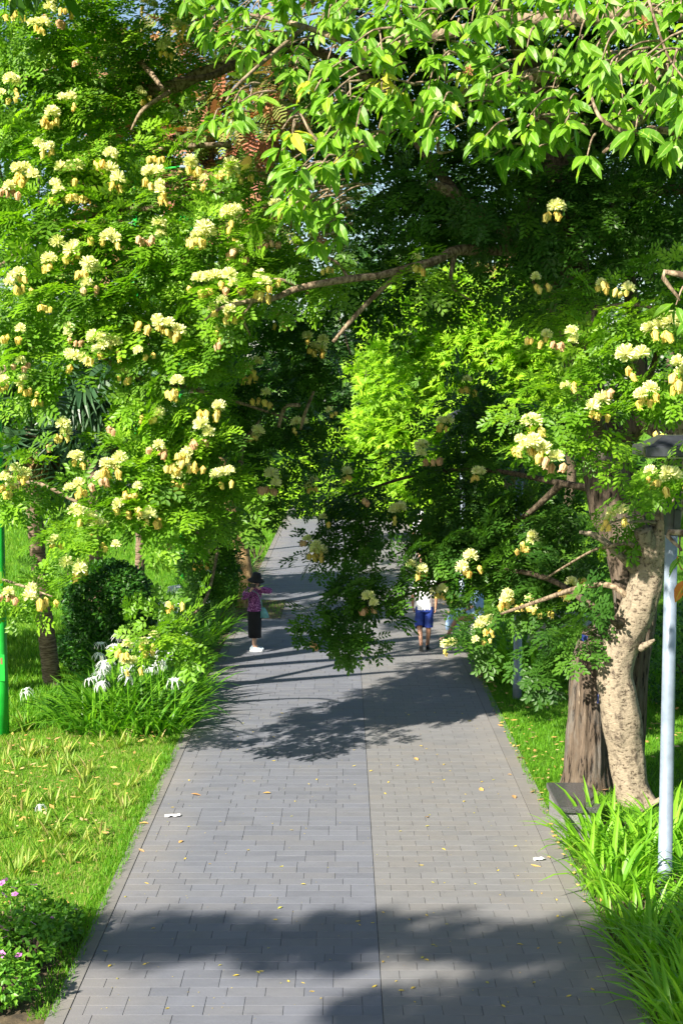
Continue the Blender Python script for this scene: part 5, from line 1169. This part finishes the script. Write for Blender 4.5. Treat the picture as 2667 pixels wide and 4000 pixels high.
def hand_joints(J, E, pre, wrist, d, palm_n, side):
    """palm, four unequal bent fingers and a thumb from the palm's side"""
    d = Vector(d).normalized(); n = Vector(palm_n).normalized(); s = d.cross(n).normalized() * side; w_ = Vector(wrist)
    J[pre + 'p'] = (w_ + d * .05, (.026, .018)); E.append((pre + 'w', pre + 'p'))
    for i, L in enumerate((.060, .068, .063, .050)):
        k0 = w_ + d * .085 + s * (.030 - .019 * i); k1 = k0 + d * L * .55 + n * .012; k2 = k1 + d * L * .3 + n * L * .45
        J[pre + f'a{i}'] = (k0, .0090); J[pre + f'b{i}'] = (k1, .0080); J[pre + f'c{i}'] = (k2, .0068)
        E += [(pre + 'p', pre + f'a{i}'), (pre + f'a{i}', pre + f'b{i}'), (pre + f'b{i}', pre + f'c{i}')]
    t0 = w_ + d * .035 + s * .030; t1 = t0 + s * .022 + d * .025 + n * .012
    J[pre + 't0'] = (t0, .011); J[pre + 't1'] = (t1, .0088); E += [(pre + 'p', pre + 't0'), (pre + 't0', pre + 't1')]
def face(parent, c, fwd, skin='skin'):
    """eyes, brows, nose, mouth and ears on a head centred at c looking along fwd"""
    f = Vector(fwd).normalized(); s = f.cross(Vector((0, 0, 1))).normalized(); c = Vector(c)
    def ell(name, p, r, mat):
        m = MB(); rot = Matrix((s, f, Vector((0, 0, 1)))).transposed()
        prof = [(math.sin(a), -math.cos(a)) for a in np.linspace(.05, 3.09, 8)]; m.lathe([(q, z) for q, z in prof], seg=10)
        m.V = [tuple(rot @ Vector((v[0] * r[0], v[1] * r[1], v[2] * r[2]))) for v in m.V]; m.build(name, mat, parent, smooth=True, loc=p)
    for k in (-1, 1):
        ell('eye', c + f * .078 + s * .03 * k + Vector((0, 0, .008)), (.012, .008, .007), 'eye_dark'); ell('ear', c + s * .078 * k - f * .005, (.010, .02, .03), skin); ell('eyebrow', c + f * .084 + s * .03 * k + Vector((0, 0, .028)), (.017, .005, .004), 'hair_black')
    ell('nose', c + f * .09 + Vector((0, 0, -.015)), (.012, .018, .022), skin); ell('mouth', c + f * .08 + Vector((0, 0, -.05)), (.020, .008, .007), 'lip')
def shoe(parent, c, fwd, mat, solemat, L=.25, pitch=0.0):
    """low shoe: sole, upper, opening; c is the ankle's ground point"""
    f = Vector((fwd[0], fwd[1], 0)).normalized(); s = Vector((-f.y, f.x, 0)); R = Matrix((f, s, Vector((0, 0, 1)))).transposed() @ Matrix.Rotation(pitch, 3, 'Y')
    V, Fs = [], []
    prof = [(-.30, .030, .055), (-.24, .038, .085), (-.05, .038, .080), (.15, .042, .070), (.40, .045, .055), (.58, .040, .045), (.68, .022, .030)]
    m = MB(); seg = 10
    for x, w_, h in prof:
        for k in range(seg): a = math.pi * k / (seg - 1); V.append(R @ Vector((x * L, math.cos(a) * w_, .022 + math.sin(a) * h)))
    for i in range(len(prof) - 1):
        for k in range(seg - 1): Fs.append((i * seg + k, i * seg + k + 1, (i + 1) * seg + k + 1, (i + 1) * seg + k))
    Fs.append(tuple(range(seg))); Fs.append(tuple(range((len(prof) - 1) * seg, len(prof) * seg))[::-1]); m.add(V, Fs)
    o = m.build('shoe', mat, parent, smooth=True, loc=c)
    m = MB(); out = [(-.32, .022), (-.26, .036), (-.05, .037), (.2, .044), (.45, .048), (.62, .038), (.71, .012)]; n = len(out) * 2; ring = [(x * L, w_) for x, w_ in out] + [(x * L, -w_) for x, w_ in out[::-1]]
    V = [R @ Vector((x, y_, z)) for z in (0, .026) for x, y_ in ring]; Fs = [(i, (i + 1) % n, n + (i + 1) % n, n + i) for i in range(n)] + [tuple(range(n - 1, -1, -1)), tuple(range(n, 2 * n))]; m.add(V, Fs); m.build('sole', solemat, o)

# woman taking a picture
W0 = G(585, 1497); W0.y = 29.2; W0.x = P(585, 1497, 29.2).x
wo = empty('person', W0, 'woman in a purple patterned blouse, black skirt and black hat with raised arms', 'person')
J = {'pel': ((0, 0, .84), (.10, .08)), 'sp': ((0, 0, 1.0), (.095, .075)), 'ch': ((.01, 0, 1.17), (.13, .09)), 'nk': ((.02, -.01, 1.30), .045), 'hd0': ((.03, -.03, 1.38), (.070, .075)), 'hd1': ((.035, -.04, 1.45), (.082, .088)), 'hd2': ((.035, -.03, 1.52), (.06, .065)),
     'shL': ((.15, 0, 1.255), .05), 'elL': ((.31, -.11, 1.25), .038), 'Lw': ((.10, -.27, 1.325), .025), 'shR': ((-.13, 0, 1.25), .05), 'elR': ((-.20, -.17, 1.13), .038), 'Rw': ((-.05, -.28, 1.29), .025)}
E = [('pel', 'sp'), ('sp', 'ch'), ('ch', 'nk'), ('nk', 'hd0'), ('hd0', 'hd1'), ('hd1', 'hd2'), ('ch', 'shL'), ('shL', 'elL'), ('elL', 'Lw'), ('ch', 'shR'), ('shR', 'elR'), ('elR', 'Rw')]
for k, (sx, yy) in {'A': (.0, -.07), 'B': (.01, .07)}.items():
    J['hp' + k] = ((sx, yy * .7, .76), .06); J['kn' + k] = ((sx + .005, yy * .85, .45), .048); J['cf' + k] = ((sx - .012, yy, .32), .050); J['an' + k] = ((sx - .01, yy, .10), .033); J['ft' + k] = ((sx + .08, yy, .045), .03); E += [('pel', 'hp' + k), ('hp' + k, 'kn' + k), ('kn' + k, 'cf' + k), ('cf' + k, 'an' + k), ('an' + k, 'ft' + k)]
hand_joints(J, E, 'L', J['Lw'][0], (-.75, -.15, .55), (0, .3, -1), 1); hand_joints(J, E, 'R', J['Rw'][0], (.35, -.1, .8), (.3, .5, 0), -1)
skin_body('body', J, E, 'skin', wo, 'pel'); face(wo, (.035, -.04, 1.44), (.25, -1, -.05))
m = MB(); m.add(*loft([(0, 0, .885, .128, .105), (0, 0, .84, .140, .12), (0, 0, .70, .145, .125), (0, 0, .50, .140, .122), (0, 0, .36, .135, .12), (.005, 0, .275, .128, .118), (.005, 0, .272, .118, .108)], 24, .05)); m.build('skirt', 'cloth_black', wo, smooth=True)
m = MB(); m.add(*loft([(0, 0, .825, .150, .13), (0, 0, .86, .146, .126), (0, 0, .93, .128, .108), (0, 0, 1.02, .122, .10), (0, 0, 1.13, .142, .115), (.01, 0, 1.22, .148, .105), (.015, -.005, 1.275, .11, .08), (.02, -.01, 1.315, .058, .056)], 24, .07))
for a, b_, c_ in (('shL', 'elL', 'Lw'), ('shR', 'elR', 'Rw')):
    A, B, C_ = (Vector(J[k][0]) for k in (a, b_, c_)); m.tube([A - (B - A) * .35, A, (A + B) / 2, B, (B + C_) / 2, B + (C_ - B) * .84], [.05, .068, .066, .062, .054, .036], seg=14, res=4, disp=lambda p, a, s: 1 + .07 * noise.noise(p * 22))
m.build('blouse', 'blouse', wo, smooth=True)
tilt = Matrix.Rotation(math.radians(8), 3, 'Y') @ Matrix.Rotation(math.radians(10), 3, 'X')
m = MB(); m.lathe([(.0, .118), (.05, .116), (.085, .100), (.098, .05), (.102, .0), (.135, -.022), (.175, -.055), (.172, -.060), (.130, -.030), (.098, -.008), (.088, .04)], (.04, -.03, 1.50), seg=26, mat=tilt, cap=False); m.build('hat', 'cloth_black', wo, smooth=True)
m = MB(); m.lathe([(.05, -.15), (.078, -.12), (.092, -.04), (.092, .03), (.06, .06)], (.035, .005, 1.46), seg=16, sy=.85); m.build('hair', 'hair_black', wo, smooth=True)
for k in 'AB': shoe(wo, (J['an' + k][0][0] - .0, J['an' + k][0][1], 0), (1, -.12), 'shoe_white', 'shoe_sole', .26)
t = empty('phone', W0 + Vector((-.02, -.335, 1.385)), 'dark phone held up in both hands by the woman', 'phone'); m = MB(); m.box((0, 0, 0), (.15, .010, .075), bev=.004); m.build('case', 'phone', t); m = MB(); m.box((0, .0065, 0), (.135, .002, .066)); m.build('screen', 'lamp_glass', t)
t = empty('shoulder_bag', W0 + Vector((.17, -.02, .78)), 'teal shoulder bag hanging at the woman\'s hip', 'bag')
m = MB(); m.add(*loft([(0.01, 0, -.10, .085, .05), (0.012, 0, -.095, .098, .058), (0, 0, 0, .085, .05), (-.02, 0, .10, .05, .03), (-.025, 0, .115, .04, .02)], 18, .05)); m.V = [(v[0] + .02, v[1], v[2]) for v in m.V]; m.Fq.append(tuple(range(17, -1, -1))); m.M.append(0); m.build('pouch', 'bag_teal', t, smooth=True)
m = MB(); m.tube([Vector((-.01, 0, .10)), Vector((-.03, -.09, .25)), Vector((-.10, -.12, .42)), Vector((-.26, -.07, .50)), Vector((-.28, .06, .49))], .008, seg=6, res=5); m.build('strap', 'bag_strap', t, smooth=True)

def walker(X, Y, label, shirt, shorts, cap, scale=1.0, skin='skin_tan'):
    t = empty('person', (X, Y, 0), label, 'person')
    J = {'pel': ((0, 0, .92), (.15, .11)), 'sp': ((0, 0, 1.10), (.13, .10)), 'ch': ((0, 0, 1.30), (.16, .10)), 'nk': ((0, .02, 1.47), .05), 'hd0': ((0, .03, 1.56), (.075, .08)), 'hd1': ((0, .035, 1.64), (.083, .095)), 'hd2': ((0, .03, 1.71), (.06, .07)),
         'shL': ((-.18, 0, 1.40), .055), 'elL': ((-.24, .03, 1.12), .042), 'Lw': ((-.23, .12, .90), .028), 'shR': ((.18, 0, 1.40), .055), 'elR': ((.24, -.08, 1.13), .042), 'Rw': ((.23, -.02, .90), .028),
         'hpA': ((-.09, 0, .84), .095), 'knA': ((-.10, .02, .50), .062), 'cfA': ((-.09, -.10, .40), .055), 'anA': ((-.075, -.24, .17), .038), 'ftA': ((-.085, -.20, .06), .03),
         'hpB': ((.09, 0, .84), .095), 'knB': ((.085, .05, .50), .062), 'cfB': ((.09, .04, .36), .056), 'anB': ((.07, .06, .10), .038), 'ftB': ((.075, .15, .045), .03)}
    E = [('pel', 'sp'), ('sp', 'ch'), ('ch', 'nk'), ('nk', 'hd0'), ('hd0', 'hd1'), ('hd1', 'hd2')]
    for k in 'LR': E += [('ch', 'sh' + k), ('sh' + k, 'el' + k), ('el' + k, k + 'w')]
    for k in 'AB': E += [('pel', 'hp' + k), ('hp' + k, 'kn' + k), ('kn' + k, 'cf' + k), ('cf' + k, 'an' + k), ('an' + k, 'ft' + k)]
    hand_joints(J, E, 'L', J['Lw'][0], (.05, .3, -1), (1, 0, 0), 1); hand_joints(J, E, 'R', J['Rw'][0], (-.05, .25, -1), (-1, 0, 0), -1)
    skin_body('body', J, E, skin, t, 'pel'); face(t, (0, .035, 1.63), (0, 1, 0), skin)
    m = MB(); m.add(*loft([(0, 0, .84, .175, .13), (0, 0, .90, .172, .128), (0, 0, 1.08, .165, .125), (0, 0, 1.28, .19, .128), (0, 0, 1.40, .185, .11), (0, .01, 1.455, .12, .08), (0, .015, 1.48, .062, .062)], 24, .06))
    for k, sg in (('L', -1), ('R', 1)):
        A, B = Vector(J['sh' + k][0]), Vector(J['el' + k][0]); m.tube([A - (B - A) * .1 - Vector((sg * .04, 0, 0)), A + (B - A) * .1, A + (B - A) * .45, A + (B - A) * .85], [.07, .078, .072, .070], seg=14, res=3, cap=False)
    m.build('shirt', shirt, t, smooth=True)
    m = MB(); m.add(*loft([(0, 0, .80, .165, .135), (0, 0, .90, .160, .125), (0, 0, .93, .156, .12)], 22, .03))
    for k, kn, ex in (('A', 'knA', -.0), ('B', 'knB', 0)):
        H_, K_ = Vector(J['hp' + k][0]), Vector(J[kn][0]); low = K_ + (Vector(J['cf' + k][0]) - K_) * (.25 if k == 'A' else .3); m.tube([H_ + Vector((0, 0, .06)), H_ - Vector((0, 0, .08)), (H_ + K_) / 2, K_ + Vector((0, 0, .04)), low], [.088, .098, .098, .098, .094], seg=18, res=4, cap=False, disp=lambda p, a, s: 1 + .06 * noise.noise(p * 14))
    m.build('shorts', shorts, t, smooth=True)
    m = MB(); m.lathe([(.0, .115), (.05, .108), (.09, .075), (.104, .02), (.106, -.03), (.10, -.03)], (0, .03, 1.66), seg=22, sy=1.12, cap=False)
    V = []; Fs = []
    for i in range(9): a = math.radians(25 + i * 130 / 8); V += [(.104 * math.cos(a), .03 + .115 * math.sin(a), 1.645), (.11 * math.cos(a), .03 + .12 * math.sin(a) + .07 * math.sin(a), 1.625)]
    for i in range(8): Fs.append((2 * i, 2 * i + 1, 2 * i + 3, 2 * i + 2))
    m.add(V, Fs); m.build('cap', cap, t, smooth=True)
    m = MB(); m.lathe([(.06, -.13), (.086, -.09), (.096, -.02), (.09, .04)], (0, .015, 1.65), seg=16); m.build('hair', 'hair_black', t, smooth=True)
    shoe(t, (-.075, -.22, .055), (0, 1), 'shoe_black', 'sole_grey', .27, pitch=math.radians(52)); shoe(t, (.07, .05, 0), (.05, 1), 'shoe_black', 'sole_grey', .27)
    t.scale = (scale,) * 3; return t
walker(1.66, 29.3, 'man walking away in a white shirt, blue shorts and light green cap', 'cloth_white', 'cloth_blue', 'cap_green')
fp = walker(2.35, 43.5, 'far walker in a white shirt mostly hidden by low foliage', 'cloth_white', 'cloth_white', 'cloth_white', .95); fp.rotation_euler.z = .3

# seated person in pale blue at the right edge of the path, facing across it
se = empty('person', (2.82, 30.45, 0), 'seated person in pale blue clothes with outstretched legs beside the path', 'person')
J = {'pel': ((0, 0, .52), (.14, .11)), 'sp': ((.03, 0, .70), (.12, .09)), 'ch': ((.02, 0, .92), (.14, .09)), 'nk': ((0, 0, 1.06), .045), 'hd0': ((-.02, 0, 1.14), (.07, .075)), 'hd1': ((-.03, 0, 1.22), (.082, .088)), 'hd2': ((-.025, 0, 1.29), (.06, .065)),
     'shL': ((.02, -.16, 1.01), .05), 'elL': ((-.06, -.20, .77), .038), 'Lw': ((-.26, -.14, .66), .025), 'shR': ((.02, .16, 1.01), .05), 'elR': ((-.06, .20, .77), .038), 'Rw': ((-.26, .13, .66), .025)}
E = [('pel', 'sp'), ('sp', 'ch'), ('ch', 'nk'), ('nk', 'hd0'), ('hd0', 'hd1'), ('hd1', 'hd2'), ('ch', 'shL'), ('shL', 'elL'), ('elL', 'Lw'), ('ch', 'shR'), ('shR', 'elR'), ('elR', 'Rw')]
for k, yy, kx, ax in (('A', -.08, -.42, -.62), ('B', .09, -.40, -.46)):
    J['hp' + k] = ((-.05, yy, .50), .09); J['kn' + k] = ((kx, yy, .47), .058); J['cf' + k] = ((kx + (ax - kx) * .35, yy, .33), .052); J['an' + k] = ((ax, yy, .09), .034); J['ft' + k] = ((ax - .10, yy, .05), .028); E += [('pel', 'hp' + k), ('hp' + k, 'kn' + k), ('kn' + k, 'cf' + k), ('cf' + k, 'an' + k), ('an' + k, 'ft' + k)]
hand_joints(J, E, 'L', J['Lw'][0], (-1, .1, -.25), (0, 0, -1), 1); hand_joints(J, E, 'R', J['Rw'][0], (-1, -.1, -.25), (0, 0, -1), -1)
skin_body('body', J, E, 'skin_tan', se, 'pel'); face(se, (-.03, 0, 1.21), (-1, 0, 0), 'skin_tan')
m = MB(); m.add(*loft([(.02, 0, .44, .15, .17), (.02, 0, .60, .15, .15), (.03, 0, .75, .135, .13), (.02, 0, .95, .14, .165), (.01, 0, 1.03, .10, .13), (0, 0, 1.075, .055, .06)], 22, .05))
m.tube([Vector((.02, 0, .52)), Vector((-.2, 0, .52)), Vector((-.40, 0, .50)), Vector((-.47, 0, .36)), Vector((-.47, 0, .24))], [.16, .155, .15, .145, .15], seg=20, res=4, cap=False, flat=(.62, 1.15), disp=lambda p, a, s: 1 + .06 * noise.noise(p * 12))
for k, sg in (('L', -1), ('R', 1)):
    A, B = Vector(J['sh' + k][0]), Vector(J['el' + k][0]); m.tube([A - Vector((0, sg * .05, 0)), A, (A + B) / 2, B], [.06, .066, .06, .055], seg=12, res=3, cap=False)
m.build('dress', 'cloth_pale_blue', se, smooth=True)
m = MB(); m.lathe([(.05, -.15), (.08, -.10), (.094, -.02), (.092, .05), (.05, .10), (.0, .112)], (-.005, 0, 1.21), seg=16); m.build('hair', 'hair_black', se, smooth=True)
for k in 'AB': shoe(se, (J['an' + k][0][0], J['an' + k][0][1], 0), (-1, 0), 'sandal_tan', 'sole_grey', .24)

import sys
_tri = 0; _seen = set()
for me in bpy.data.meshes: _tri += len(me.loops) - 2 * len(me.polygons)
print('OBJECTS', len(bpy.data.objects), 'TRIS', _tri)
